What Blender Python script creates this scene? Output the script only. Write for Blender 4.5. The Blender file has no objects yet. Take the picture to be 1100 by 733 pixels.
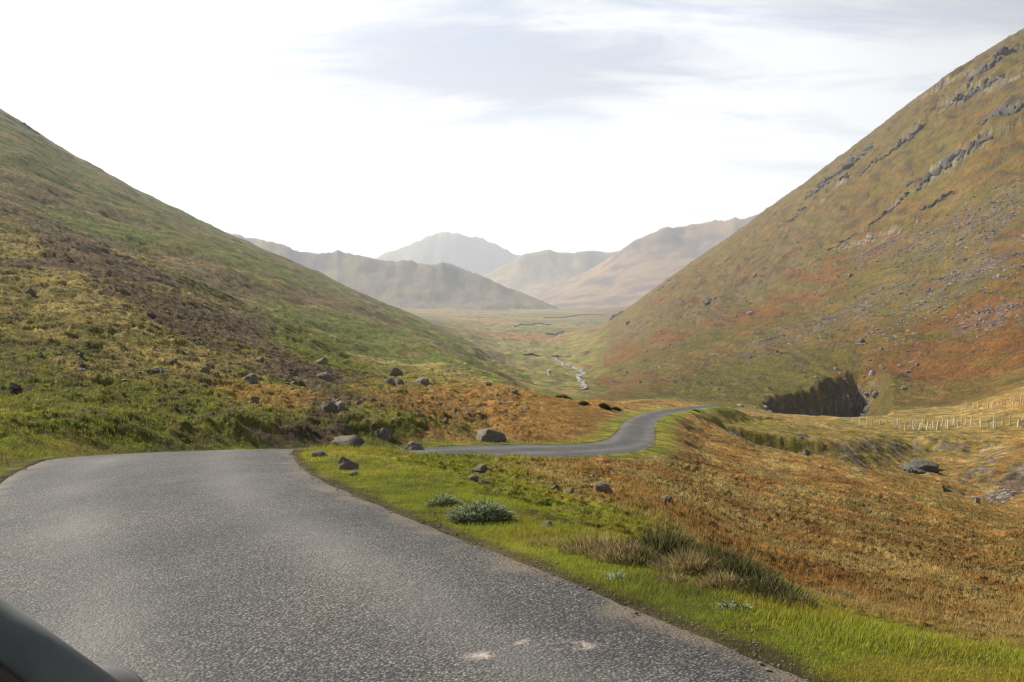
import bpy, math, random
import numpy as np
from mathutils import Vector, Matrix

random.seed(7)
C = bpy.context.scene.collection
F, P = 1000.0, math.atan(76.5/1000.0)          # focal length in photo pixels, camera pitch
CP, SP = math.cos(P), math.sin(P)
def R(d): return math.radians(d)

# ------------------------------------------------------------------ noise
_rng = np.random.default_rng(11)
_perm = _rng.permutation(4096).astype(np.int32)
_ang = _rng.uniform(0, 2*np.pi, 4096).astype(np.float32)
_gx, _gy = np.cos(_ang), np.sin(_ang)
def perlin(x, y, seed=0):
    xi = np.floor(x); yi = np.floor(y)
    fx = (x-xi).astype(np.float32); fy = (y-yi).astype(np.float32)
    xi = xi.astype(np.int64); yi = yi.astype(np.int64)
    def h(a, b):
        return _perm[(_perm[(a+seed*17) & 4095] + b*7 + seed) & 4095]
    u = fx*fx*fx*(fx*(fx*6-15)+10); v = fy*fy*fy*(fy*(fy*6-15)+10)
    a = h(xi, yi); b = h(xi+1, yi); c = h(xi, yi+1); d = h(xi+1, yi+1)
    n00 = _gx[a]*fx+_gy[a]*fy; n10 = _gx[b]*(fx-1)+_gy[b]*fy
    n01 = _gx[c]*fx+_gy[c]*(fy-1); n11 = _gx[d]*(fx-1)+_gy[d]*(fy-1)
    return ((n00*(1-u)+n10*u)*(1-v)+(n01*(1-u)+n11*u)*v)*1.5
def fbm(x, y, seed=0, o=4, g=0.5):
    r = 0; a = 1.0; s = 0
    for i in range(o):
        r = r+a*perlin(x, y, seed+i*5); s += a; a *= g; x = x*2.03+3.1; y = y*2.03-1.7
    return r/s*1.4
def ss(a, b, x):
    t = np.clip((x-a)/(b-a), 0, 1); return t*t*(3-2*t)

# ------------------------------------------------------------------ terrain table: row of the ground seen at column u, depth Y
YK = [4.2, 6, 8, 11, 15, 20, 28, 34, 40, 50, 60, 75, 90, 130, 200, 300, 450, 600, 800, 1000, 1300, 1700, 2400, 3500, 5000, 12000]
TAB = {
-400: [733, 628, 555, 490, 445, 400, 350, 320, 290, 255, 225, 190, 160, 105, 75, 20, -30, -50, -60, -60, -50, 0, 80, 160, 200, 250],
-100: [733, 633, 573, 520, 478, 448, 412, 390, 370, 338, 312, 272, 240, 190, 170, 125, 90, 72, 66, 66, 72, 110, 170, 230, 270, 290],
0:    [733, 633, 573, 524, 488, 458, 428, 408, 392, 366, 342, 312, 284, 230, 208, 168, 138, 124, 122, 124, 140, 190, 250, 290, 305, 310],
100:  [733, 633, 573, 524, 488, 466, 440, 420, 404, 378, 354, 326, 302, 268, 258, 224, 197, 186, 182, 183, 195, 230, 280, 305, 315, 315],
200:  [733, 633, 573, 524, 488, 476, 456, 440, 425, 405, 386, 362, 342, 312, 304, 273, 248, 238, 234, 234, 242, 262, 300, 318, 318, 315],
300:  [733, 633, 573, 524, 488, 490, 470, 454, 442, 428, 414, 398, 384, 360, 350, 320, 295, 284, 279, 277, 280, 295, 315, 323, 322, 315],
400:  [733, 633, 573, 528, 500, 486, 488, 472, 446, 434, 426, 416, 410, 399, 390, 364, 342, 332, 325, 322, 323, 329, 333, 330, 326, 318],
450:  [733, 633, 573, 531, 506, 493, 487, 484, 462, 446, 436, 425, 417, 407, 400, 379, 362, 353, 347, 344, 343, 343, 341, 334, 328, 318],
500:  [733, 633, 575, 535, 514, 502, 494, 488, 481, 462, 448, 433, 420, 413, 407, 395, 383, 377, 372, 369, 363, 355, 346, 335, 329, 319],
550:  [733, 634, 580, 543, 522, 509, 498, 491, 483, 465, 450, 435, 424, 423, 420, 414, 406, 401, 394, 385, 374, 362, 349, 336, 329, 319],
600:  [733, 638, 588, 552, 531, 517, 503, 494, 484, 466, 451, 438, 430, 433, 432, 426, 415, 406, 395, 386, 375, 364, 350, 337, 329, 319],
650:  [733, 641, 594, 560, 540, 524, 509, 499, 489, 470, 458, 444, 435, 433, 434, 428, 415, 402, 387, 373, 359, 348, 352, 338, 329, 319],
700:  [733, 644, 600, 570, 551, 533, 517, 506, 496, 481, 469, 451, 441, 431, 430, 424, 405, 378, 352, 335, 320, 314, 330, 332, 325, 317],
800:  [733, 655, 632, 628, 604, 577, 548, 533, 521, 505, 491, 474, 462, 446, 443, 425, 395, 356, 314, 283, 254, 244, 290, 310, 315, 315],
900:  [733, 690, 667, 655, 628, 598, 567, 551, 538, 520, 506, 490, 478, 461, 449, 432, 378, 325, 262, 210, 172, 174, 240, 290, 310, 315],
1000: [733, 705, 688, 670, 645, 620, 590, 573, 560, 542, 527, 510, 494, 469, 450, 425, 345, 270, 172, 100, 97, 110, 200, 270, 300, 310],
1100: [733, 712, 698, 684, 662, 640, 610, 592, 577, 558, 542, 523, 505, 467, 430, 392, 290, 188, 74, 34, 34, 60, 160, 250, 290, 300],
1500: [733, 720, 705, 688, 668, 645, 612, 590, 570, 545, 525, 495, 470, 410, 350, 270, 100, -40, -150, -180, -180, -120, 0, 120, 200, 250],
}
def v2t(v): return np.tan(np.arctan((366.5-v)/F)-P)
def t2v(t): return 366.5-F*np.tan(np.arctan(t)+P)
def pchip(x, y, xn):
    x = np.asarray(x, float); y = np.asarray(y, float)
    h = np.diff(x); d = (np.diff(y, axis=0).T/h).T
    m = np.zeros_like(y)
    w1 = 2*h[1:]+h[:-1]; w2 = h[1:]+2*h[:-1]
    a, b = d[:-1], d[1:]
    sh = (-1,)+(1,)*(y.ndim-1)
    with np.errstate(divide='ignore', invalid='ignore'):
        mm = (w1+w2).reshape(sh)/(w1.reshape(sh)/a+w2.reshape(sh)/b)
    m[1:-1] = np.where(a*b > 0, mm, 0); m[0] = d[0]; m[-1] = d[-1]
    xn = np.clip(xn, x[0], x[-1]); k = np.clip(np.searchsorted(x, xn)-1, 0, len(x)-2)
    s = ((xn-x[k])/h[k]).reshape(sh); hk = h[k].reshape(sh)
    return (2*s**3-3*s**2+1)*y[k]+(s**3-2*s**2+s)*hk*m[k]+(-2*s**3+3*s**2)*y[k+1]+(s**3-s**2)*hk*m[k+1]
UK = sorted(TAB)
tt = v2t(np.array([TAB[u] for u in UK], float))         # (nu, ny)
UG = np.arange(-400, 1500.1, 5.0); QG = np.arange(math.log(4.2), math.log(12000)+.005, .01)
g1 = pchip(np.log(YK), tt.T, QG)                        # (nq, nu)
GR = pchip(np.array(UK, float), g1.T, UG)               # (nU, nQ)
def blur(a, n, ax):
    for _ in range(n):
        p = np.concatenate([np.take(a, [0], ax), a, np.take(a, [-1], ax)], ax)
        L = a.shape[ax]
        a = .25*np.take(p, range(L), ax)+.5*np.take(p, range(1, L+1), ax)+.25*np.take(p, range(2, L+2), ax)
    return a
GR = blur(blur(GR, 12, 0), 6, 1)
def bil(U, Q):
    i = np.clip((U-UG[0])/5.0, 0, len(UG)-1.001); j = np.clip((Q-QG[0])/.01, 0, len(QG)-1.001)
    i0 = i.astype(int); j0 = j.astype(int); fi = i-i0; fj = j-j0
    return (GR[i0, j0]*(1-fi)+GR[i0+1, j0]*fi)*(1-fj)+(GR[i0, j0+1]*(1-fi)+GR[i0+1, j0+1]*fi)*fj
def s2u(s, t): return 550+F*s/(CP-t*SP)
def base(s, Y):
    q = np.log(np.maximum(Y, 4.2)); t = np.full_like(s, -.1)
    for _ in range(3): t = bil(s2u(s, t), q)
    return t

# far hills: name -> outline (u, v), depth, widths of front and back flank in log depth
HILLS = {
'middle_hill': ([(-100,262),(100,256),(200,252),(232,249),(246,250),(268,255),(300,261),(318,269),(345,272),(357,271),(363,268.5),(370,271),(398,277),(425,281),(432,279),(442,279.5),(450,283),(468,284),(476,281),(486,284),(500,290),(520,297),(545,309),(565,316),(582,323),(596,329),(612,337),(640,355),(680,385)], 4300, .20, .2),
'distant_ridge': ([(380,330),(470,315),(520,296),(545,283),(565,272),(580,270),(590,268),(600,270),(617,271),(632,268.5),(650,271),(667,269),(700,290),(760,300)], 7200, .18, .12),
'distant_fell': ([(560,330),(600,305),(640,286),(668,268),(680,259),(700,250),(712,244),(724,243),(741,240),(756,239.5),(768,236),(778,237),(790,233),(800,234),(818,229),(860,224),(940,215),(1100,200)], 5600, .26, .15),
'distant_peak': ([(340,300),(380,288),(402,278),(415,271),(430,265),(448,259),(462,252),(475,249),(481,248),(490,250),(505,252),(520,256),(532,261),(543,267),(560,275),(600,290),(680,300)], 9800, .14, .1),
}
def hill_t(name, s, Y, tb, n1):
    pts, Y0, wf, wb = HILLS[name]
    pu = np.array(pts, float); st = v2t(pu[:, 1]); sv = (pu[:, 0]-550)/F*(CP-st*SP)
    tr = np.interp(s, sv, st, left=-.3, right=-.3 if name != 'distant_fell' else st[-1])
    x = (np.log(Y)-math.log(Y0))-.03*n1
    sg_ = np.linspace(-1.0, 1.0, 800); tg_ = np.interp(sg_, sv, st, left=st[0], right=st[-1]); kk = np.hanning(111); kk /= kk.sum()
    tsm = np.convolve(np.pad(tg_, 55, 'edge'), kk, 'valid')
    ws = s+.05*n1*np.clip(np.abs(x)/.1, 0, 1)
    near_r = np.exp(-(x/.035)**2)
    inside = tr > -.25
    tr = np.where(inside, tr*near_r+(np.interp(ws, sg_, tsm)-.002)*(1-near_r), tr)
    g = np.where(x < 0, np.clip(1+x/wf, -.6, 1), np.clip(1-x/wb, -.6, 1))
    g = np.where(g > 0, np.where(x < 0, g*(.55+.45*g), g), g)
    bt = -.060 if name in ('middle_hill',) else -.047
    amp = tr-bt
    drop = .45*np.clip(-x-wf*1.05, 0, 9)+.12*np.clip(x-wb*1.3, 0, 9)
    return bt+np.where(amp > 0, amp*g, amp)-drop

# ------------------------------------------------------------------ road centre line
CL = np.array([(2.2,-6,-1.15),(.9,.5,-1.55),(-.42,3.3,-1.83),(-1.9,6.15,-2.115),(-3.15,8.5,-2.35),(-4.25,10.8,-2.58),(-5.1,13.2,-2.82),(-5.85,16,-3.15),
   (-6.4,19.5,-4.0),(-6.1,24,-5.05),(-5.0,29.2,-6.05),(-2.9,33.8,-6.78),(0,37.2,-7.3),(3.3,41,-7.95),(5.7,46.5,-8.75),(7.2,54,-9.6),(9.0,65,-10.75),(12.2,78,-12.15),(18.5,95,-14.2),(24.5,109,-16.2),(31,124,-21.5),(38,138,-27)], float)
_d = np.concatenate([[0], np.cumsum(np.linalg.norm(np.diff(CL[:, :2], axis=0), axis=1))])
_n = int(_d[-1]/.35)
CLd = pchip(_d, CL, np.linspace(0, _d[-1], _n)); CLd = blur(CLd, 25, 0)
_ds = np.linspace(0, _d[-1], _n)
def roadw(dd): return 1.9+.3*np.exp(-((dd-28)/5)**2)-.75*ss(48, 66, dd)     # half width
def road_field(x, y):
    """distance to the centre line, its height there, distance along it"""
    sh = x.shape; x = x.ravel(); y = y.ravel()
    best = np.full(x.shape, 60.0); rz = np.zeros(x.shape); al = np.zeros(x.shape)
    idx = np.nonzero((y < 160) & (y > -20) & (np.abs(x) < 60))[0]
    o = idx[np.argsort(y[idx], kind='stable')]; xs = x[o]; ys = y[o]
    b = np.full(xs.shape, 60.0); z_ = np.zeros(xs.shape); a_ = np.zeros(xs.shape)
    for k in range(0, _n-1):
        p, q = CLd[k], CLd[k+1]
        lo, hi = np.searchsorted(ys, [min(p[1], q[1])-9, max(p[1], q[1])+9])
        if hi <= lo: continue
        X, Y = xs[lo:hi], ys[lo:hi]; dx, dy = q[0]-p[0], q[1]-p[1]; L = dx*dx+dy*dy
        t = np.clip(((X-p[0])*dx+(Y-p[1])*dy)/L, 0, 1)
        d = np.hypot(X-p[0]-t*dx, Y-p[1]-t*dy); m = d < b[lo:hi]
        sl = np.arange(lo, hi)[m]; b[sl] = d[m]; z_[sl] = (p[2]+t*(q[2]-p[2]))[m]; a_[sl] = (_ds[k]+t*math.sqrt(L))[m]
    best[o] = b; rz[o] = z_; al[o] = a_
    return best.reshape(sh), rz.reshape(sh), al.reshape(sh)

# ------------------------------------------------------------------ rock steps (crags): polylines traced on the slope, height in metres
def find_Y(u, v, y0=4.5, y1=2300, hfun=None):
    Y = np.exp(np.linspace(math.log(y0), math.log(y1), 1500)); b = (366.5-v)/F; t = math.tan(math.atan(b)-P)
    s = (u-550)/F*(CP-t*SP)
    tt_ = base(np.full_like(Y, s), Y) if hfun is None else hfun(s*Y, Y)/Y
    k = np.nonzero(tt_ >= t)[0]
    k = k[0] if len(k) else int(np.argmax(tt_))
    return s*Y[k], Y[k]
STEPS = [  # points, height, how far the step fades uphill
([(990,190),(1012,182),(1035,172),(1062,158),(1100,135),(1130,118)], 11, 60),
([(985,205),(1008,190),(1030,178),(1052,165)], 8, 40),
([(870,212),(885,203),(905,186),(922,172),(936,163)], 10, 55),
([(890,210),(905,200),(918,192)], 6, 30),
([(955,167),(975,152),(990,140)], 9, 40),
([(1000,132),(1022,120),(1045,106),(1072,98),(1100,88)], 9, 45),
([(1042,92),(1060,76),(1080,62),(1100,52)], 10, 40),
([(948,230),(965,218),(985,205)], 5, 40),
([(745,335),(760,328),(775,322)], 5, 30),
([(655,340),(668,334)], 5, 20),
([(860,236),(875,228),(890,218)], 5, 30),
([(925,275),(960,250),(990,232)], 3, 30),
([(1010,100),(1030,82),(1050,66)], 6, 30),
([(705,318),(716,306)], 4, 30),
([(985,135),(1005,118),(1030,96)], 6, 30),
]
STW = []
for pts, H, fade in STEPS:
    STW.append((np.array([find_Y(u, v) for u, v in pts]), H, fade))

def seg_dist(x, y, pts):
    best = np.full(x.shape, 1e9); sg = np.zeros(x.shape); en = np.zeros(x.shape); L0 = 0
    tot = sum(np.hypot(*(pts[i+1]-pts[i])) for i in range(len(pts)-1))
    for k in range(len(pts)-1):
        p, q = pts[k], pts[k+1]; dx, dy = q-p; L = dx*dx+dy*dy+1e-9
        t = np.clip(((x-p[0])*dx+(y-p[1])*dy)/L, 0, 1)
        d = np.hypot(x-p[0]-t*dx, y-p[1]-t*dy); c = ((y-p[1])*dx-(x-p[0])*dy)/math.sqrt(L)
        m = d < best
        best = np.where(m, d, best); sg = np.where(m, c, sg); en = np.where(m, (L0+t*math.sqrt(L))/tot, en)
        L0 += math.sqrt(L)
    return best, sg, en

GORGE = dict(u0=800, u1=950)
GP = [(795,439),(803,436),(820,431),(836,426),(860,422),(880,418),(905,410),(922,406),(940,405),(960,412)]
GY = [find_Y(*p)[1] for p in GP]; GUU = [p[0] for p in GP]
print('gorge', GY)
def height(x, y, want=False):
    """ground height; x, y arrays (y > 0 for the valley side)"""
    Y = np.maximum(y, 3.0); s = x/Y
    s = np.where(y < 4.2, x/np.maximum(y, 4.2), s)
    tb = base(s, Y)
    lay = np.zeros(x.shape, np.int8); t = tb
    far = Y > 1400
    if far.any():
        sf = s[far]; Yf = Y[far]; tf = t[far]; lf = lay[far]
        for i, nm in enumerate(('middle_hill', 'distant_ridge', 'distant_fell', 'distant_peak')):
            sc = HILLS[nm][1]/9.0
            n1 = fbm(sf*Yf/sc, Yf/sc/1.5, 40+i*7, 4, .55)
            h = hill_t(nm, sf, Yf, tf, n1)
            h = h+.0036*fbm(sf*Yf/(sc*.9), Yf/(sc*.55), 60+i, 5, .62)*(1.03-np.exp(-((np.log(Yf)-math.log(HILLS[nm][1]))/.07)**2))*ss(-.1, .02, h+.06)
            m = h > tf; tf = np.where(m, h, tf); lf = np.where(m, i+1, lf)
        t = t.copy(); t[far] = tf; lay[far] = lf
    z = t*Y
    near = -1.5-.1*y
    w = ss(3.0, 4.6, y); z = near*(1-w)+z*w
    u = s2u(s, t); v = t2v(t)
    # relief -----------------------------------------------------------
    left = ss(.06, -.04, s-.02)*ss(11, 60, Y); right = ss(.08, .2, s)*ss(190, 320, Y)*ss(2600, 1600, Y)
    z = z+fbm(x/90, Y/260, 1, 4)*(5*left*ss(60, 300, Y)+5*right)*ss(3000, 1500, Y)
    z = z+fbm(x/22, Y/75, 2, 4, .55)*(1.5*left*ss(25, 150, Y)+1.8*right)
    rg = 1-np.abs(fbm(x/55+.3*fbm(x/60, Y/60, 8, 2), Y/190, 3, 4, .6))*2
    z = z+rg*(.8*left*ss(60, 250, Y)+1.3*right)
    z = z+(.30-np.abs(fbm(x/38, Y/60, 10, 4, .6)))*8*right*ss(650, 900, Y)+(.5-np.abs(fbm(x/25, Y/50, 16, 4, .6)))*2.2*left*ss(350, 600, Y)
    hum = np.clip(ss(9, 20, Y)*ss(900, 300, Y), 0, 1)
    z = z+fbm(x/6.5, Y/9, 4, 4, .6)*.38*hum*(.4+.6*ss(13, 45, Y))
    z = z+(.42-np.abs(fbm(x/1.3, Y/1.5, 5, 4, .6)))*(.2+.18*left)*ss(5, 12, Y)*ss(220, 90, Y)
    z = z+(.42-np.abs(fbm(x/.45, Y/.5, 7, 3, .6)))*.17*ss(4.2, 6.5, Y)*ss(70, 35, Y)
    z = z+(.42-np.abs(fbm(x/4.2, Y/9, 9, 4, .65)))*(.45*left+1.0*right)*ss(70, 200, Y)
    z = z+(.5-np.abs(fbm(x/2.9, Y/3.4, 6, 3, .6)))*.55*(left*1.0+.25)*ss(12, 30, Y)*ss(400, 150, Y)
    # valley floor: low river bluffs
    vf = ss(220, 400, Y)*ss(3800, 2500, Y)*ss(.16, .02, np.abs(s-.03))*(lay == 0)
    z = z+np.abs(fbm(x/45, Y/110, 12, 4))*6*vf
    far2 = (lay > 0)
    # gorge: a rock face in the foot of the right hill
    gm = ss(GORGE['u0']+8, GORGE['u0']+75, u)*ss(GORGE['u1']+12, GORGE['u1']-42, u)
    rock = np.zeros(x.shape)
    gl = np.interp(u, GUU, GY)+fbm(x/9, Y/60, 14, 3)*7+3*np.abs(perlin(x/4.5, Y/90, 15))
    topg = 22*gm*(.38+.62*ss(800, 905, u))
    dz = (.30*ss(-16, 4, gl-y)+.70*ss(0, 14.0, gl-y+7*fbm(x/5, y/14, 18, 4)))*ss(-(gl-205), -(gl-245), -(gl-y))
    z = z-topg*dz*(y > 100)
    rock = np.maximum(rock, gm*ss(.5, 4, gl-y+3*fbm(x/6, z/4, 19, 3))*ss(24, 14, gl-y)*(y > 100))
    # stream gully on the right
    for pts, dep, wid in GULLY:
        dep = dep*.75
        mm = (y > pts[:, 1].min()-30) & (y < pts[:, 1].max()+30) & (x > pts[:, 0].min()-30) & (x < pts[:, 0].max()+30)
        if mm.any():
            d, sg, en = seg_dist(x[mm], y[mm], pts)
            nn = fbm(x[mm]/2.5, y[mm]/2.5, 17, 3)
            e = ss(0, .12, en)*ss(1, .88, en)
            k = ss(wid*2.4, wid*.5, d+nn*wid*.15)*e
            z[mm] -= dep*k
            rock[mm] = np.maximum(rock[mm], np.clip(4*k*(1-k), 0, 1)*ss(0, .25, nn+.12)*.8)
    # crags
    for pts, H, fade in STW:
        mm = (y > pts[:, 1].min()-90) & (y < pts[:, 1].max()+90) & (x > pts[:, 0].min()-90) & (x < pts[:, 0].max()+90)
        if not mm.any(): continue
        X, Yy = x[mm], y[mm]
        nn = fbm(X/14, Yy/14, 21, 4, .65)*9
        d, sg, en = seg_dist(X, Yy, pts)
        sg = -sg if pts[-1, 0] < pts[0, 0] else sg
        up = (X*.80+Yy*.25)-np.interp(Yy, *(lambda o: (pts[o, 1], pts[o, 0]*.80+pts[o, 1]*.25))(np.argsort(pts[:, 1])))
        e = ss(0, .15, en)*ss(1, .85, en)*(.45+.55*ss(-.2, .25, fbm(X/28, Yy/28, 23, 2)))
        a = up*1.0+nn
        prof = ss(0, 5, a)*ss(fade, 8, a)
        z[mm] += .55*H*prof*e
        rock[mm] = np.maximum(rock[mm], ss(-1.5, .8, a)*ss(6.5, 3.5, a)*ss(.15, .45, e)*.8)
    rd, rz, al = road_field(x, y)
    hw = roadw(al)
    k = ss(hw+.15, hw+2.6+.6*fbm(x/2, y/2, 31, 2)+ss(16, 30, y)*.6, rd)
    z = z*k+(rz+.002+.0002*Y-(.05+.0014*Y)*ss(.0, -.07-.004*Y, rd-hw))*(1-k)
    if want: return z, lay, rock, rd-hw, u, v, s
    return z
GULLY = []
GULLY = [(np.array([find_Y(*p) for p in ((1120,500),(1075,512),(1040,528),(1010,520),(985,508),(968,498),(955,490))]), 2.0, 3.2),
         (np.array([find_Y(*p) for p in ((985,505),(978,494),(1000,484),(1025,470))]), 2.6, 3.6),
         (np.array([find_Y(*p) for p in ((895,492),(872,483),(852,476),(835,468))]), 2.2, 3.0)]

# ------------------------------------------------------------------ colour of the vegetation at a place
PAL = dict(verge=(.192,.214,.024), green=(.102,.122,.022), olive=(.160,.142,.036), dkgreen=(.072,.078,.024), straw=(.340,.260,.100), tan=(.270,.192,.068),
  orange=(.280,.162,.050), rust=(.175,.084,.024), heath=(.100,.072,.050), rock=(.20,.18,.165), dkrock=(.085,.078,.072), scree=(.15,.128,.118))
PAL = {k: np.array(v) for k, v in PAL.items()}
def mix(a, b, m): return a*(1-m[..., None])+b*m[..., None]
def blob(u, v, cu, cv, ru, rv, ang=0, n=0, soft=.35):
    c, s_ = math.cos(R(ang)), math.sin(R(ang)); du, dv = u-cu, v-cv
    a = (du*c-dv*s_)/ru; b = (du*s_+dv*c)/rv       # ang: counter-clockwise on the picture
    return ss(1+soft, 1-soft, np.sqrt(a*a+b*b)+n)
def colour(x, y, z, lay, rock, rd, u, v, s):
    n = x.shape
    Y = np.maximum(y, 1)
    nA = fbm(x/60, Y/150, 101, 5, .6); nB = fbm(x/14, Y/30, 102, 5, .65); nC = fbm(x/3.0, Y/4.5, 103, 4, .65); nD = fbm(x/.8, Y/1.0, 104, 3, .6)
    nE = fbm(x/30, Y/170, 105, 5, .65); nF = fbm(x/9, Y/60, 106, 5, .7)
    # moor (default near ground)
    col = np.ones(n+(3,))*PAL['orange']
    col = mix(col, PAL['tan'], ss(-.1, .45, nB+.5*nC))
    col = mix(col, PAL['straw'], ss(.02, .45, nC+.35*nD-.25*nB)*.8)
    col = mix(col, PAL['rust'], ss(.0, .5, -nC*.8+nB*.4-.06)*.75)
    col = mix(col, PAL['olive'], ss(.08, .42, -nB*.7+nD*.5+.3*nA)*.75)
    # near slopes of the left hill
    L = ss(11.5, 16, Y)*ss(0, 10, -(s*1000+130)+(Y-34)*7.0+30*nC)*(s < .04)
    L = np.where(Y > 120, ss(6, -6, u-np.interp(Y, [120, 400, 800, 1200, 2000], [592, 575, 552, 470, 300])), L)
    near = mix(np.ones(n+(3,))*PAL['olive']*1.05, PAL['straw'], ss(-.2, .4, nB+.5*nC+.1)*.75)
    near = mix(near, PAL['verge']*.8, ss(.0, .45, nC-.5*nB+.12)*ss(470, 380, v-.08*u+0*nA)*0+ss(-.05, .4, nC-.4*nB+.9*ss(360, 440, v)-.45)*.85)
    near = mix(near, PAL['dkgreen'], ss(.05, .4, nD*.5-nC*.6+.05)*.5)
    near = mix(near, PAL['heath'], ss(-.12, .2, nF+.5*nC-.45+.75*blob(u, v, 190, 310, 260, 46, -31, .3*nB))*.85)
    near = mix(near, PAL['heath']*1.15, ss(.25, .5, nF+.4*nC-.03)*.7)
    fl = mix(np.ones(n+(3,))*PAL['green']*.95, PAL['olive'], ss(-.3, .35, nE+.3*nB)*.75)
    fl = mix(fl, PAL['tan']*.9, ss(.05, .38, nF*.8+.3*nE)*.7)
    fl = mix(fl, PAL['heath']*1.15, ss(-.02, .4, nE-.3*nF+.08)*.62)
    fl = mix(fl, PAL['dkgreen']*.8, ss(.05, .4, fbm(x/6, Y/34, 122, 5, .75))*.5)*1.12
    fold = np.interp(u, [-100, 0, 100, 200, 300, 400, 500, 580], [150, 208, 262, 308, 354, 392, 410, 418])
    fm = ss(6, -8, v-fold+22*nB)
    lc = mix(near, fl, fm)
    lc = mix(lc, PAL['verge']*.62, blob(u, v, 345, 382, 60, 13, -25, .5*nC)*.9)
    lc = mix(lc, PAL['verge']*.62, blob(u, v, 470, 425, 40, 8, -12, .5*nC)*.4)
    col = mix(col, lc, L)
    # orange bracken patch between hill and road
    om = np.maximum(blob(u, v, 535, 440, 130, 26, -4, .35*nB+.2*nC), blob(u, v, 290, 430, 60, 10, -8, .5*nC)*.7)*(Y > 30)*(Y < 140)
    oc = mix(np.ones(n+(3,))*PAL['orange']*1.05, PAL['tan'], ss(-.1, .4, nC)*.7)
    col = mix(col, oc, om)
    # valley floor
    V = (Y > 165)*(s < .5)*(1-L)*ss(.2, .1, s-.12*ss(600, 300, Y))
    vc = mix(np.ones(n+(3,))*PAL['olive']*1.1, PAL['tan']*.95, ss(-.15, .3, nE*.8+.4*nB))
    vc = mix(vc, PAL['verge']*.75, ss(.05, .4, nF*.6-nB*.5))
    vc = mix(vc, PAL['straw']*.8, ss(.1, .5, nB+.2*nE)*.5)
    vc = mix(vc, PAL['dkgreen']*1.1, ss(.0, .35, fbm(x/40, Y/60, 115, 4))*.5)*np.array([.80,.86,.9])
    # farther floor: fields
    pf = ss(1300, 2000, Y)
    pc = mix(np.ones(n+(3,))*PAL['tan']*.95, PAL['green']*1.4, ss(-.2, .3, fbm(x/250, Y/420, 111, 3)))
    pc = mix(pc, PAL['tan'], ss(.0, .4, fbm(x/180, Y/300, 112, 4))); pc = mix(pc, PAL['rust']*.9, ss(.05, .35, fbm(x/260, Y/90, 113, 4))*.6); pc = mix(pc, PAL['dkgreen']*1.2, ss(.0, .3, fbm(x/160, Y/70, 114, 4))*.7)*.82
    pc = mix(pc, PAL['rust']*1.1, blob(u, v, 560, 366, 60, 7, 0, .4*nE)*.7)
    vc = mix(vc, pc, pf)
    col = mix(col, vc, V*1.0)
    far_floor = (Y > 1500)*(lay == 0)*1.0
    col = mix(col, pc, far_floor*(s < .06))
    # right hill
    rm = np.clip(ss(620, 660, u+40*nE)*ss(205, 262, Y+20*nB)+0*s, 0, 1)*(lay == 0)
    rm = np.where((Y > 290) & (s > .105), 1, rm)*(s > .05)
    rc = mix(np.ones(n+(3,))*PAL['olive']*.92, PAL['orange']*.66, ss(-.14, .2, nE*.6+.6*nF))
    rc = mix(rc, PAL['tan']*.9, ss(.0, .3, fbm(x/11, Y/95, 125, 5, .7)-.3*nB)*.65)
    hi = ss(330, 120, v+.35*(u-900))
    rc = mix(rc, PAL['olive']*.9+np.array([.02,.006,.0]), hi*.6)
    rc = mix(rc, PAL['rust']*1.15, ss(-.02, .30, nE*.6+nB*.4+.35*nF-.35+.75*blob(u, v, 1030, 365, 170, 38, 10, .4*nB)+.5*blob(u, v, 870, 310, 120, 26, 33, .5*nB)+.5*blob(u, v, 700, 372, 90, 18, 18, .4*nB))*.85)
    rc = mix(rc, PAL['green']*.95+np.array([.03,.012,.003]), np.clip(np.maximum.reduce([blob(u, v, 815, 408, 130, 22, 12, .45*nB), blob(u, v, 1010, 330, 120, 12, 24, .5*nB)*.7, blob(u, v, 735, 375, 80, 8, 20, .4*nB)*.8,
            blob(u, v, 850, 345, 100, 7, 28, .4*nB)*.5, blob(u, v, 960, 372, 70, 8, 4, .4*nB)*.7]), 0, 1)*.85)
    scn = fbm(x/7, Y/10, 120, 4, .75)
    sc = np.maximum.reduce([blob(u, v, 1050, 240, 90, 28, 22, .5*nB), blob(u, v, 1040, 300, 75, 18, 24, .6*nB), blob(u, v, 960, 262, 60, 12, 20, .5*nB), blob(u, v, 925, 330, 60, 10, 24, .6*nB),
            blob(u, v, 850, 362, 60, 12, 24, .5*nB), blob(u, v, 820, 290, 110, 20, 36, .6*nB)*.75, blob(u, v, 700, 345, 60, 12, 28, .5*nB)*.8, blob(u, v, 1080, 345, 60, 14, 15, .6*nB)])
    rc = mix(rc, PAL['scree'], sc*ss(-.12, .2, scn)*.75)
    rc = mix(rc, PAL['rock']*.6, ss(.42, .6, scn+.3*nF)*.6)
    rc = mix(rc, PAL['dkrock']*.65, ss(.10, .42, fbm(x/6, Y/34, 121, 5, .75)+.25*nE+.25*hi-.08)*.75)
    rc = mix(rc, PAL['olive']*.8, blob(u, v, 940, 425, 34, 22, 0, .5*nC)*.8)
    rc = rc*(np.array([.84, .79, .70])*.72)
    col = mix(col, rc, rm)
    # near spur with the guards (right middle distance) - paler green
    sp = blob(u, v, 960, 462, 150, 22, 4, .3*nB)*(Y > 85)*(Y < 240)
    col = mix(col, mix(np.ones(n+(3,))*PAL['olive'], PAL['tan']*1.1, ss(-.2, .3, nC)), sp*.8)
    sp = np.maximum(blob(u, v, 790, 452, 60, 9, -8, .3*nB), blob(u, v, 850, 475, 110, 5, -14, .5*nC))*(Y > 60)*(Y < 240)
    col = mix(col, PAL['olive']*1.25+np.array([.02,.03,0]), sp*.7)
    col = mix(col, PAL['scree']*.7, blob(u, v, 1070, 515, 45, 9, 18, .4*nC)*(Y > 50)*(Y < 150)*.7)
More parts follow.
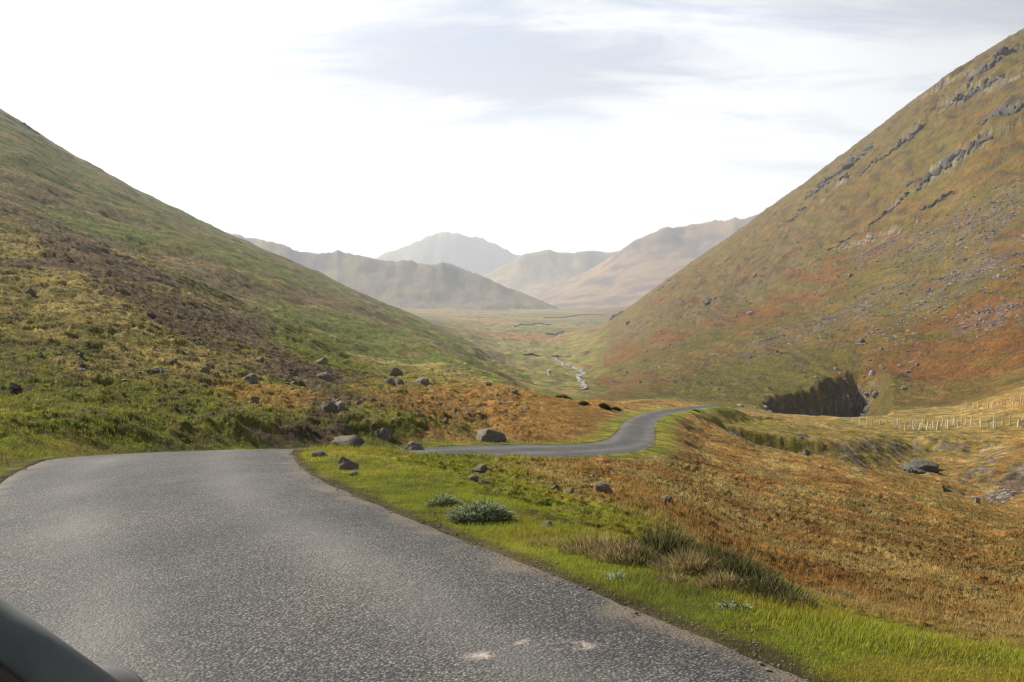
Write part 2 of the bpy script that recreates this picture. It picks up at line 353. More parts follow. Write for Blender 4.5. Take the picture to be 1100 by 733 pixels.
    # verge
    dr = rd+.35*nD+.3*nC
    gv = ss(5.4, 3.0, dr-.0*Y)*(Y < 30)+ss(1.6, .6, dr)*(Y >= 30)
    gv = np.maximum(gv, ss(650, 470, u+60*nC)*ss(34, 26, Y)*(rd > 0)*(s > -.32)*(1-L)*ss(-.4, .1, .35+nC-.3*nB))
    gc = mix(np.ones(n+(3,))*PAL['verge'], np.array((.24,.19,.03)), ss(.0, .45, nC+.3*nD)*.75)
    gc = mix(gc, PAL['dkgreen'], ss(.05, .45, -nC*.7+.6*nD)*.6)
    gc = mix(gc, PAL['straw'], ss(.25, .55, nD+.25*nB)*ss(8, 14, Y)*.6)
    gv = gv*np.where(L > .5, .55, 1)
    col = mix(col, gc, np.clip(gv, 0, 1))
    edge = ss(.13, .0, rd+.10*nD+.05*nC)*(Y < 60)
    col = mix(col, np.array((.095,.072,.045)), edge*.8)
    # far hills
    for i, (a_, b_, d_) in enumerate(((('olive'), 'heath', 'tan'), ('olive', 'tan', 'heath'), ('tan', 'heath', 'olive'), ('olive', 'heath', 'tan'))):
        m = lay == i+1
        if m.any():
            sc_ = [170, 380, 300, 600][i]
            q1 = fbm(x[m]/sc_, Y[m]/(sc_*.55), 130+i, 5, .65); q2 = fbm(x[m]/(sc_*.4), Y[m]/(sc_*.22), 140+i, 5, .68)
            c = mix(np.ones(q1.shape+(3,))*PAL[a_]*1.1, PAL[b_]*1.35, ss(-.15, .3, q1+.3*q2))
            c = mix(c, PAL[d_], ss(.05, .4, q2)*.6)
            c = c*[np.array([.70,.68,.84]), np.array([.78,.80,1.25]), np.array([.74,.74,1.2]), np.array([.85,.8,1.3])][i]  # blue-lilac tint of distant haze is put into the hill colours
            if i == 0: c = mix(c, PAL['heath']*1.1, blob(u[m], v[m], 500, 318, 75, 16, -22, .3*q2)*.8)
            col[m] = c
    rn = fbm(x/3.2+z/9, z/2.2+Y/60, 150, 4, .7)
    rcol = mix(np.ones(n+(3,))*PAL['dkrock']*1.2, PAL['rock']*1.15, ss(-.1, .3, rn)); rcol = mix(rcol, PAL['olive']*.75, ss(-.05, .25, fbm(x/4.5, z/1.8+Y/50, 152, 4, .65)))
    col = mix(col, rcol, np.clip(rock*ss(-.7, -.2, rn+.1), 0, 1))
    return np.clip(col, .004, .6)

# ------------------------------------------------------------------ materials
def nt(mat):
    mat.use_nodes = True; t = mat.node_tree
    return t, t.nodes, t.links
def principled(name, col=(.5,.5,.5), rough=.8, metal=0, spec=.3):
    m = bpy.data.materials.new(name); t, n, l = nt(m); b = n['Principled BSDF']
    b.inputs['Base Color'].default_value = (*col, 1); b.inputs['Roughness'].default_value = rough
    b.inputs['Metallic'].default_value = metal; b.inputs['Specular IOR Level'].default_value = spec
    return m, t, n, l, b
def node(n, kind, **kw):
    x = n.new(kind)
    for k, v in kw.items():
        if k.startswith('i_'): x.inputs[k[2:].replace('_', ' ')].default_value = v
        else: setattr(x, k, v)
    return x
def mth(n, l, op, a, b=None, c=None, clamp=False):
    x = n.new('ShaderNodeMath'); x.operation = op; x.use_clamp = clamp
    for i, q in enumerate((a, b, c)):
        if q is None: continue
        if isinstance(q, (int, float)): x.inputs[i].default_value = q
        else: l.new(q, x.inputs[i])
    return x.outputs[0]
def ramp(n, l, fac, stops, mode='LINEAR'):
    r = n.new('ShaderNodeValToRGB'); r.color_ramp.interpolation = mode
    e = r.color_ramp.elements
    while len(e) < len(stops): e.new(.5)
    for i, (p, c) in enumerate(stops):
        e[i].position = p; e[i].color = (*c, 1) if len(c) == 3 else c
    l.new(fac, r.inputs[0]); return r.outputs[0]
def mixc(n, l, fac, a, b, blend='MIX'):
    x = n.new('ShaderNodeMix'); x.data_type = 'RGBA'; x.blend_type = blend
    for i, q in ((0, fac), (6, a), (7, b)):
        if isinstance(q, (int, float)): x.inputs[i].default_value = q
        elif isinstance(q, tuple): x.inputs[i].default_value = (*q, 1)
        else: l.new(q, x.inputs[i])
    return x.outputs[2]

def ground_material():
    m, t, n, l, b = principled('moorland', rough=.95, spec=.12)
    at = node(n, 'ShaderNodeVertexColor', layer_name='col')
    tc = n.new('ShaderNodeTexCoord'); co = tc.outputs['Object']
    n1 = node(n, 'ShaderNodeTexNoise', i_Scale=9.0, i_Detail=8.0, i_Roughness=.75); l.new(co, n1.inputs['Vector'])
    n2 = node(n, 'ShaderNodeTexNoise', i_Scale=.9, i_Detail=9.0, i_Roughness=.78); l.new(co, n2.inputs['Vector'])
    n3 = node(n, 'ShaderNodeTexNoise', i_Scale=.13, i_Detail=10.0, i_Roughness=.75); l.new(co, n3.inputs['Vector'])
    f = mth(n, l, 'MULTIPLY', n1.outputs[0], n2.outputs[0]); f = mth(n, l, 'MULTIPLY', f, 4.0)
    k = ramp(n, l, f, [(.35, (.56,.58,.56)), (1.0, (1.2,1.16,1.08)), ])
    k2 = ramp(n, l, n2.outputs[0], [(.38, (.50,.53,.53)), (.5, (1,1,1)), (.64, (1.65,1.52,1.35))])
    k3 = ramp(n, l, n3.outputs[0], [(.36, (.66,.69,.70)), (.5, (1,1,1)), (.64, (1.45,1.36,1.25))])
    c = mixc(n, l, 1.0, at.outputs[0], k, 'MULTIPLY'); c = mixc(n, l, 1.0, c, k2, 'MULTIPLY'); c = mixc(n, l, 1.0, c, k3, 'MULTIPLY')
    l.new(c, b.inputs['Base Color'])
    bp = node(n, 'ShaderNodeBump', i_Strength=.9, i_Distance=.9); l.new(n2.outputs[0], bp.inputs['Height'])
    bp2 = node(n, 'ShaderNodeBump', i_Strength=.8, i_Distance=.07); l.new(n1.outputs[0], bp2.inputs['Height']); l.new(bp.outputs[0], bp2.inputs['Normal'])
    l.new(bp2.outputs[0], b.inputs['Normal'])
    return m
def blade_material():
    m = bpy.data.materials.new('grass_blades'); t, n, l = nt(m); n.clear()
    at = node(n, 'ShaderNodeVertexColor', layer_name='col')
    d = n.new('ShaderNodeBsdfDiffuse'); tr = n.new('ShaderNodeBsdfTranslucent'); mx = n.new('ShaderNodeMixShader'); mx.inputs[0].default_value = .35
    l.new(at.outputs[0], d.inputs[0]); l.new(at.outputs[0], tr.inputs[0]); l.new(d.outputs[0], mx.inputs[1]); l.new(tr.outputs[0], mx.inputs[2])
    o = n.new('ShaderNodeOutputMaterial'); l.new(mx.outputs[0], o.inputs[0]); return m
def asphalt_material():
    m, t, n, l, b = principled('chipped_asphalt', rough=.75, spec=.35)
    tc = n.new('ShaderNodeTexCoord'); co = tc.outputs['Object']
    vo = node(n, 'ShaderNodeTexVoronoi', i_Scale=60.0, i_Randomness=1.0); l.new(co, vo.inputs['Vector'])
    v2 = node(n, 'ShaderNodeTexVoronoi', i_Scale=170.0); l.new(co, v2.inputs['Vector'])
    sep = n.new('ShaderNodeSeparateColor'); l.new(vo.outputs['Color'], sep.inputs[0])
    big = node(n, 'ShaderNodeTexNoise', i_Scale=.55, i_Detail=6.0, i_Roughness=.62); l.new(co, big.inputs['Vector'])
    med = node(n, 'ShaderNodeTexNoise', i_Scale=6.0, i_Detail=6.0, i_Roughness=.7); l.new(co, med.inputs['Vector'])
    chip = ramp(n, l, sep.outputs[0], [(0, (.056,.052,.049)), (.5, (.112,.106,.099)), (.85, (.165,.158,.148)), (1, (.24,.225,.205))])
    gap = ramp(n, l, vo.outputs['Distance'], [(.22, (1,1,1)), (.58, (.2,.2,.2))])
    c = mixc(n, l, 1.0, chip, gap, 'MULTIPLY')
    k = ramp(n, l, big.outputs[0], [(.32, (.66,.66,.67)), (.5, (1.0,.99,.975)), (.68, (1.38,1.33,1.25))]); c = mixc(n, l, 1.0, c, k, 'MULTIPLY')
    k = ramp(n, l, med.outputs[0], [(.3, (.82,.82,.82)), (.7, (1.2,1.19,1.17))]); c = mixc(n, l, 1.0, c, k, 'MULTIPLY')
    at = node(n, 'ShaderNodeVertexColor', layer_name='col')      # r: worn wheel track, g: gritty dusty edge, b: pale mended patch
    s2 = n.new('ShaderNodeSeparateColor'); l.new(at.outputs[0], s2.inputs[0])
    c = mixc(n, l, mth(n, l, 'MULTIPLY', s2.outputs[0], .5), c, (.19,.178,.162))
    dn = mth(n, l, 'MULTIPLY', s2.outputs[1], med.outputs[0]); c = mixc(n, l, mth(n, l, 'MULTIPLY', dn, 1.3, clamp=True), c, (.15,.115,.075))
    pn = mth(n, l, 'MULTIPLY', s2.outputs[2], ramp(n, l, med.outputs[0], [(.44, (0,0,0)), (.56, (1,1,1))])); c = mixc(n, l, mth(n, l, 'MULTIPLY', pn, .85), c, (.46,.38,.31))
    l.new(c, b.inputs['Base Color'])
    h = mth(n, l, 'SUBTRACT', 1.0, vo.outputs['Distance']); h = mth(n, l, 'ADD', h, mth(n, l, 'MULTIPLY', sep.outputs[1], .5))
    bp = node(n, 'ShaderNodeBump', i_Strength=.9, i_Distance=.007); l.new(h, bp.inputs['Height'])
    bq = node(n, 'ShaderNodeBump', i_Strength=.5, i_Distance=.03); l.new(med.outputs[0], bq.inputs['Height']); l.new(bp.outputs[0], bq.inputs['Normal'])
    l.new(bq.outputs[0], b.inputs['Normal']); return m
def rock_material(name, c0, c1, lichen=(.30,.30,.24), sc=1.0):
    m, t, n, l, b = principled(name, rough=.9, spec=.2)
    co = n.new('ShaderNodeTexCoord').outputs['Object']
    a = node(n, 'ShaderNodeTexNoise', i_Scale=3.5*sc, i_Detail=10.0, i_Roughness=.72); l.new(co, a.inputs['Vector'])
    v = node(n, 'ShaderNodeTexVoronoi', i_Scale=2.3*sc, feature='DISTANCE_TO_EDGE'); l.new(co, v.inputs['Vector'])
    c = ramp(n, l, a.outputs[0], [(.3, c0), (.55, c1), (.75, tuple(min(1, q*1.5) for q in c1))])
    g = node(n, 'ShaderNodeTexNoise', i_Scale=9.0*sc, i_Detail=5.0); l.new(co, g.inputs['Vector'])
    c = mixc(n, l, mth(n, l, 'MULTIPLY', ramp(n, l, g.outputs[0], [(.54, (0,0,0)), (.62, (1,1,1))]), .6), c, lichen)
    nrm = n.new('ShaderNodeNewGeometry'); sx = n.new('ShaderNodeSeparateXYZ'); l.new(nrm.outputs['Normal'], sx.inputs[0])
    ms = mth(n, l, 'MULTIPLY', ramp(n, l, sx.outputs[2], [(.75, (0,0,0)), (.95, (1,1,1))]), ramp(n, l, a.outputs[0], [(.48, (0,0,0)), (.6, (1,1,1))]))
    c = mixc(n, l, mth(n, l, 'MULTIPLY', ms, .6), c, (.10,.11,.03))
    l.new(c, b.inputs['Base Color'])
    bp = node(n, 'ShaderNodeBump', i_Strength=.8, i_Distance=.06/sc); l.new(a.outputs[0], bp.inputs['Height'])
    bq = node(n, 'ShaderNodeBump', i_Strength=.5, i_Distance=.05/sc); l.new(ramp(n, l, v.outputs[0], [(0, (0,0,0)), (.06, (1,1,1))]), bq.inputs['Height']); l.new(bp.outputs[0], bq.inputs['Normal'])
    l.new(bq.outputs[0], b.inputs['Normal']); return m
M_ground = ground_material(); M_blade = blade_material(); M_road = asphalt_material()
M_rock = rock_material('lichened_rock', (.075,.064,.056), (.165,.143,.12), (.22,.21,.17))
M_crag = rock_material('dark_crag', (.038,.034,.030), (.095,.085,.073), (.16,.15,.11), .35)
M_scree = rock_material('scree_rock', (.12,.105,.10), (.24,.21,.195), (.33,.31,.28), .6)

# ------------------------------------------------------------------ mesh builders
def mesh_np(name, co, quads=None, tris=None, col=None, mat=None, smooth=True, parent=None):
    me = bpy.data.meshes.new(name); co = np.asarray(co, np.float32)
    parts = []
    if quads is not None and len(quads): parts.append((np.asarray(quads, np.int32), 4))
    if tris is not None and len(tris): parts.append((np.asarray(tris, np.int32), 3))
    nl = sum(a.size for a, _ in parts); nf = sum(len(a) for a, _ in parts)
    me.vertices.add(len(co)); me.vertices.foreach_set('co', co.ravel())
    me.loops.add(nl); me.loops.foreach_set('vertex_index', np.concatenate([a.ravel() for a, _ in parts]))
    me.polygons.add(nf)
    st = []; o = 0
    for a, k in parts: st.append(o+np.arange(len(a))*k); o += a.size
    me.polygons.foreach_set('loop_start', np.concatenate(st).astype(np.int32))
    me.update(calc_edges=True)
    me.polygons.foreach_set('use_smooth', np.full(nf, smooth))
    if col is not None:
        a = me.color_attributes.new('col', 'FLOAT_COLOR', 'POINT')
        c4 = np.ones((len(co), 4), np.float32); c4[:, :3] = col; a.data.foreach_set('color', c4.ravel())
    if mat: me.materials.append(mat)
    ob = bpy.data.objects.new(name, me); C.objects.link(ob)
    if parent: ob.parent = parent
    return ob
def tag(o, label=None, cat=None, group=None, kind=None):
    if label: o['label'] = label
    if cat: o['category'] = cat
    if group: o['group'] = group
    if kind: o['kind'] = kind
    return o

# ------------------------------------------------------------------ terrain mesh
ucols = np.concatenate([np.linspace(-1500, -70, 110), np.arange(-64, 1165, 1.15), np.linspace(1172, 2600, 110)])
scol = (ucols-550)/F
rows = [2.6]
while rows[-1] < 12000:
    y = rows[-1]; rows.append(y*(1.0045 if y < 400 else 1.0055))
rows = np.array(rows)
SS, YY = np.meshgrid(scol, rows)          # (nr, nc)
XX = SS*YY
Z, LAY, ROCK, RD, UU, VV, S_ = height(XX, YY, True)
COL = colour(XX, YY, Z, LAY, ROCK, RD, UU, VV, S_)
nr, nc = XX.shape
print('terrain', nr, nc)
cls = np.zeros((nr, nc), np.int8)                       # 0 ground
ub = np.interp(YY, [15, 22, 30, 34, 45, 60, 90, 200, 400, 1100], [190, 330, 420, 345, 330, 360, 460, 556, 572, 560])
leftm = (UU < ub) & (YY > 12.5) & ~((YY < 34) & (RD < .0)) & (YY < 1500)
cls[(YY > 170)] = 3
cls[(YY > 240) & (UU > 628) & (YY < 2300)] = 2
cls[leftm] = 1
cls[LAY > 0] = LAY[LAY > 0]+3
names = ['ground', 'left_hill', 'right_hill', 'valley_floor', 'middle_hill', 'distant_ridge', 'distant_fell', 'distant_peak']
ii = np.arange(nr*nc).reshape(nr, nc)
q = np.stack([ii[:-1, :-1], ii[:-1, 1:], ii[1:, 1:], ii[1:, :-1]], -1).reshape(-1, 4); qc = cls[:-1, :-1].ravel()
co = np.stack([XX, YY, Z], -1).reshape(-1, 3); cc = COL.reshape(-1, 3)
SETLAB = {'left_hill': 'steep dark green hillside rising on the left', 'right_hill': 'tall bracken covered fell with crags and scree'}
for k, nm in enumerate(names):
    f = q[qc == k]
    if not len(f): continue
    us, inv = np.unique(f, return_inverse=True)
    o = mesh_np(nm, co[us], quads=inv.reshape(-1, 4), col=cc[us], mat=M_ground); tag(o, kind='structure')
# coarse ground behind and beside the camera
gx, gy = np.meshgrid(np.arange(-70, 70.1, .7), np.arange(-70, 40.1, .7))
gz = height(gx, gy)-.12-.35*ss(2.6, 8, gy)-4*ss(12, 40, gy)
g_rd = np.full(gx.shape, 3.0)
gcol = np.ones(gx.shape+(3,))*PAL['verge']*.8
gi = np.arange(gx.size).reshape(gx.shape)
gq = np.stack([gi[:-1, :-1], gi[:-1, 1:], gi[1:, 1:], gi[1:, :-1]], -1).reshape(-1, 4)
tag(mesh_np('ground', np.stack([gx, gy, gz], -1).reshape(-1, 3), quads=gq, col=gcol.reshape(-1, 3), mat=M_ground), kind='structure')

def hz(x, y): return float(height(np.array([float(x)]), np.array([float(y)]))[0])
def place(u, v, y0=4.5, y1=2300):
    """world point of the ground seen at photo pixel (u, v)"""
    X, Yv = find_Y(u, v, y0, y1, height); return X, Yv, hz(X, Yv)

# ------------------------------------------------------------------ road
def build_road():
    L = _ds[-1]; st = [0.0]
    pos = lambda d: np.array([np.interp(d, _ds, CLd[:, i]) for i in range(3)])
    while st[-1] < L:
        y = pos(st[-1])[1]; st.append(st[-1]+max(.04, .004*max(y, 0)))
    st = np.array(st[:-1]); P_ = np.stack([np.interp(st, _ds, CLd[:, i]) for i in range(3)], -1)
    T = np.gradient(P_[:, :2], axis=0); T /= np.linalg.norm(T, axis=1)[:, None]; N = np.stack([T[:, 1], -T[:, 0]], -1)
    w = np.linspace(-1, 1, 61); hw = roadw(st)
    jit = np.stack([fbm(st*1.6, st*0+sd, 70+sd, 4, .7)*.10+fbm(st*9, st*0+sd, 80+sd, 2)*.03 for sd in (0, 1)], -1)
    off = w[None, :]*hw[:, None]
    off = off+np.where(w[None, :] < 0, -jit[:, :1], jit[:, 1:])*np.abs(w[None, :])**6
    X = P_[:, 0, None]+N[:, 0, None]*off; Yr = P_[:, 1, None]+N[:, 1, None]*off
    Zr = P_[:, 2, None]+.035*(1-w[None, :]**2)-.012*np.abs(w[None, :])**12+fbm(X/1.4, Yr/1.4, 90, 3)*.008
    tr = np.exp(-((np.abs(off)-.85)/.33)**2)*(.55+.6*fbm(X/1.5, Yr/3, 91, 3))
    ed = ss(.84, 1.02, np.abs(w[None, :])+.18*fbm(X/.6, Yr/.6, 92, 3))
    pa = np.zeros_like(X)
    for (uu, vv, ru, rv) in ((616, 710, 26, 7), (520, 718, 20, 5), (560, 704, 7, 3)):
        sx = (uu-550)/F*1.03; b = (366.5-vv)/F; t = math.tan(math.atan(b)-P); yy = 1.5/(-t-.1); xx = sx*yy
        pa = np.maximum(pa, ss(1.3, .3, np.hypot((X-xx)/(ru*yy/F), (Yr-yy)/(rv*yy/F*2.4))))
    n1, n2 = X.shape; gi = np.arange(n1*n2).reshape(n1, n2)
    qd = np.stack([gi[:-1, :-1], gi[:-1, 1:], gi[1:, 1:], gi[1:, :-1]], -1).reshape(-1, 4)
    o = mesh_np('road', np.stack([X, Yr, Zr], -1).reshape(-1, 3), quads=qd, col=np.stack([np.clip(tr, 0, 1), ed, pa], -1).reshape(-1, 3), mat=M_road)
    tag(o, kind='structure')
build_road()

# ------------------------------------------------------------------ stream: broken strips of pale water in the valley floor
def water_material():
    m, t, n, l, b = principled('stream_water', (.30,.30,.29), .45, 0, .3)
    co = n.new('ShaderNodeTexCoord').outputs['Object']
    a = node(n, 'ShaderNodeTexNoise', i_Scale=.35, i_Detail=6.0, i_Roughness=.7); l.new(co, a.inputs['Vector'])
    c = ramp(n, l, a.outputs[0], [(.42, (.10,.095,.09)), (.55, (.27,.26,.25)), (.68, (.5,.5,.5))])
    l.new(c, b.inputs['Base Color'])
    bp = node(n, 'ShaderNodeBump', i_Strength=.3, i_Distance=.3); l.new(a.outputs[0], bp.inputs['Height']); l.new(bp.outputs[0], b.inputs['Normal']); return m
M_water = water_material()
def stream(pts, w, y0, y1):
    W = np.array([find_Y(u, v, y0, y1, None) for u, v in pts])
    d = np.concatenate([[0], np.cumsum(np.hypot(*np.diff(W, axis=0).T))]); n = 160
    p = pchip(d, W, np.linspace(0, d[-1], n)); p[:, 0] += fbm(p[:, 1]/25, p[:, 1]*0, 95, 3)*w*1.2
    T = np.gradient(p, axis=0); T /= np.linalg.norm(T, axis=1)[:, None]; N = np.stack([T[:, 1], -T[:, 0]], -1)
    ww = w*(.7+.8*np.abs(fbm(p[:, 1]/18, p[:, 1]*0+3, 96, 3)))*np.sin(np.linspace(.15, np.pi-.15, n))**.4
    rowsl = []
    for k in (-1, -.5, 0, .5, 1):
        xy = p+N*(ww*k)[:, None]; z = height(xy[:, 0].copy(), xy[:, 1].copy()); rowsl.append(np.stack([xy[:, 0], xy[:, 1], z], -1))
    A = np.stack(rowsl, 1); A[..., 2] = A[..., 2].max(axis=1, keepdims=True)+.25
    gi = np.arange(n*5).reshape(n, 5); qd = np.stack([gi[:-1, :-1], gi[:-1, 1:], gi[1:, 1:], gi[1:, :-1]], -1).reshape(-1, 4)
    tag(mesh_np('stream', A.reshape(-1, 3), quads=qd, mat=M_water), kind='structure')
stream([(627,424),(625,414),(620,407),(626,401),(617,397),(606,394),(598,390),(590,388)], 1.5, 205, 1400)
stream([(588,410),(592,406),(600,403),(612,402)], 1.3, 300, 1200)
stream([(575,372),(590,368),(600,362),(606,359)], 1.6, 900, 1900)
stream([(560,380),(572,376),(590,379)], 1.5, 700, 2000)
# ------------------------------------------------------------------ grass
def leaf_fan(n):   # blade template: five points bent along its length
    return np.array([(-1, 0), (1, 0), (-.7, .5), (.7, .5), (0, 1.0)])
def blades(name, X, Y, Zb, H, Wd, colr, lean=.5, label=None, seed=3):
    r = np.random.default_rng(seed); n = len(X)
    a = r.uniform(0, 2*np.pi, n); l = r.uniform(.1, 1, n)*lean; b = r.normal(0, .5, n)+.6     # wind leans the tips to the right
    dx, dy = np.cos(a), np.sin(a); lx = np.cos(b)*l*H; ly = np.sin(b)*l*H*.4
    V = np.zeros((n, 5, 3), np.float32)
    for i, (k, h) in enumerate(((-1, 0), (1, 0), (-.75, .5), (.75, .5), (0, 1))):
        V[:, i, 0] = X+dx*Wd*k*.5+lx*h**1.8; V[:, i, 1] = Y+dy*Wd*k*.5+ly*h**1.8; V[:, i, 2] = Zb+H*h*(1-.25*l*h)-.01
    i0 = np.arange(n)*5
    qd = np.stack([i0, i0+1, i0+3, i0+2], -1); tr = np.stack([i0+2, i0+3, i0+4], -1)
    cv = np.repeat(colr[:, None, :], 5, 1)
    o = mesh_np(name, V.reshape(-1, 3), quads=qd, tris=tr, col=cv.reshape(-1, 3), mat=M_blade, smooth=False)
    return o
def sample(n, u0, u1, y0, y1, seed, power=1.0):
    r = np.random.default_rng(seed)
    q = r.uniform(0, 1, n)**power; Y = np.exp(math.log(y0)+q*(math.log(y1)-math.log(y0))); s = (r.uniform(u0, u1, n)-550)/F*1.02
    X = s*Y
    return X, Y, r
def grass(name, n, u0, u1, y0, y1, hmin, hmax, wd, keep, seed, label, tuft=None, bright=1.0, power=1.0, strawmix=.3, lean=.5):
    X, Y, r = sample(n, u0, u1, y0, y1, seed, power)
    z, lay, rock, rd, u, v, s = height(X, Y, True)
    m = keep(X, Y, rd, u, v, r) & (rock < .3)
    X, Y, z, lay, rock, rd, u, v, s = [a[m] for a in (X, Y, z, lay, rock, rd, u, v, s)]
    c = colour(X, Y, z, lay, rock, rd, u, v, s)*bright
    k = r.uniform(0, 1, len(X)); c = c*(.7+.75*r.uniform(0, 1, len(X))[:, None])
    c = np.where((k < strawmix)[:, None], c*.35+.65*PAL['straw']*r.uniform(.7, 1.35, (len(X), 1)), c)
    tn = .65+.7*np.clip(fbm(X/.9, Y/.9, 200, 2)+.5, 0, 1) if tuft else 1
    H = (hmin+(hmax-hmin)*r.uniform(0, 1, len(X))**1.5)*tn
    W = wd*np.maximum(1, Y/7.0)*r.uniform(.6, 1.3, len(X))
    o = blades(name, X, Y, z, H, W, np.clip(c, .004, .7), lean, seed=seed)
    tag(o, kind='stuff', label=label, cat=None)
    return o
tag(grass('verge_grass', 430000, 300, 1400, 3.6, 16, .018, .055, .0042, lambda X, Y, rd, u, v, r: (rd > -.03+.12*r.uniform(0, 1, len(X))**2) & (rd < 7) & (X > -4), 1,
      'short bright green grass along the road edge', strawmix=.16, bright=1.3, tuft=True), cat='grass')
tag(grass('moor_grass', 330000, 250, 1200, 9, 120, .03, .12, .005, lambda X, Y, rd, u, v, r: (rd > 3.0+r.normal(0, .6, len(X))) & (u > 540-(Y < 30)*-120) , 2,
      'rough orange and straw moor grass below the verge', tuft=True, strawmix=.20, power=.9, bright=1.2), cat='grass')
tag(grass('bank_grass', 240000, -60, 640, 12, 110, .06, .20, .005, lambda X, Y, rd, u, v, r: (rd > .25+.3*r.uniform(0, 1, len(X))) & ((s_left(X, Y)) | (Y > 36)), 3,
      'tussocky green and straw grass on the roadside bank', tuft=True, strawmix=.15, power=.8, bright=1.25), cat='grass') if False else None
def _bank(X, Y, rd, u, v, r):
    return (rd > .2+.35*r.uniform(0, 1, len(X))) & ((Y > 36) | (u < 330) | (Y > 16.5))
tag(grass('bank_grass', 260000, -60, 640, 11.5, 110, .03, .10, .005, _bank, 3,
      'tussocky green and straw grass on the roadside bank', tuft=True, strawmix=.15, power=.85, bright=1.2), cat='grass')

# ------------------------------------------------------------------ rocks
def rock_mesh(name, seed, flat=.7, elong=1.3, sub=3, cuts=9, rough=.07):
    import bmesh
    bm = bmesh.new(); bmesh.ops.create_icosphere(bm, subdivisions=sub, radius=1.0)
    r = random.Random(seed); planes = []
    for i in range(cuts):
        d = Vector((r.gauss(0, 1), r.gauss(0, 1), r.gauss(.15, .8))).normalized(); planes.append((d, r.uniform(.52, .85)))
    from mathutils import noise
    o = Vector((seed*3.7, seed*1.3, 0))
    for v in bm.verts:
        p = v.co.copy()
        for d, k in planes:
            e = p.dot(d)-k
            if e > 0: p -= d*e*.93
        p *= 1+rough*1.6*noise.fractal(p*1.7+o, 1.0, 2.0, 5)+rough*.5*noise.noise(p*6+o)
        v.co = Vector((p.x*elong, p.y*.9, p.z*flat))
    me = bpy.data.meshes.new(name); bm.to_mesh(me); bm.free()
    me.polygons.foreach_set('use_smooth', np.full(len(me.polygons), sub > 3)); return me
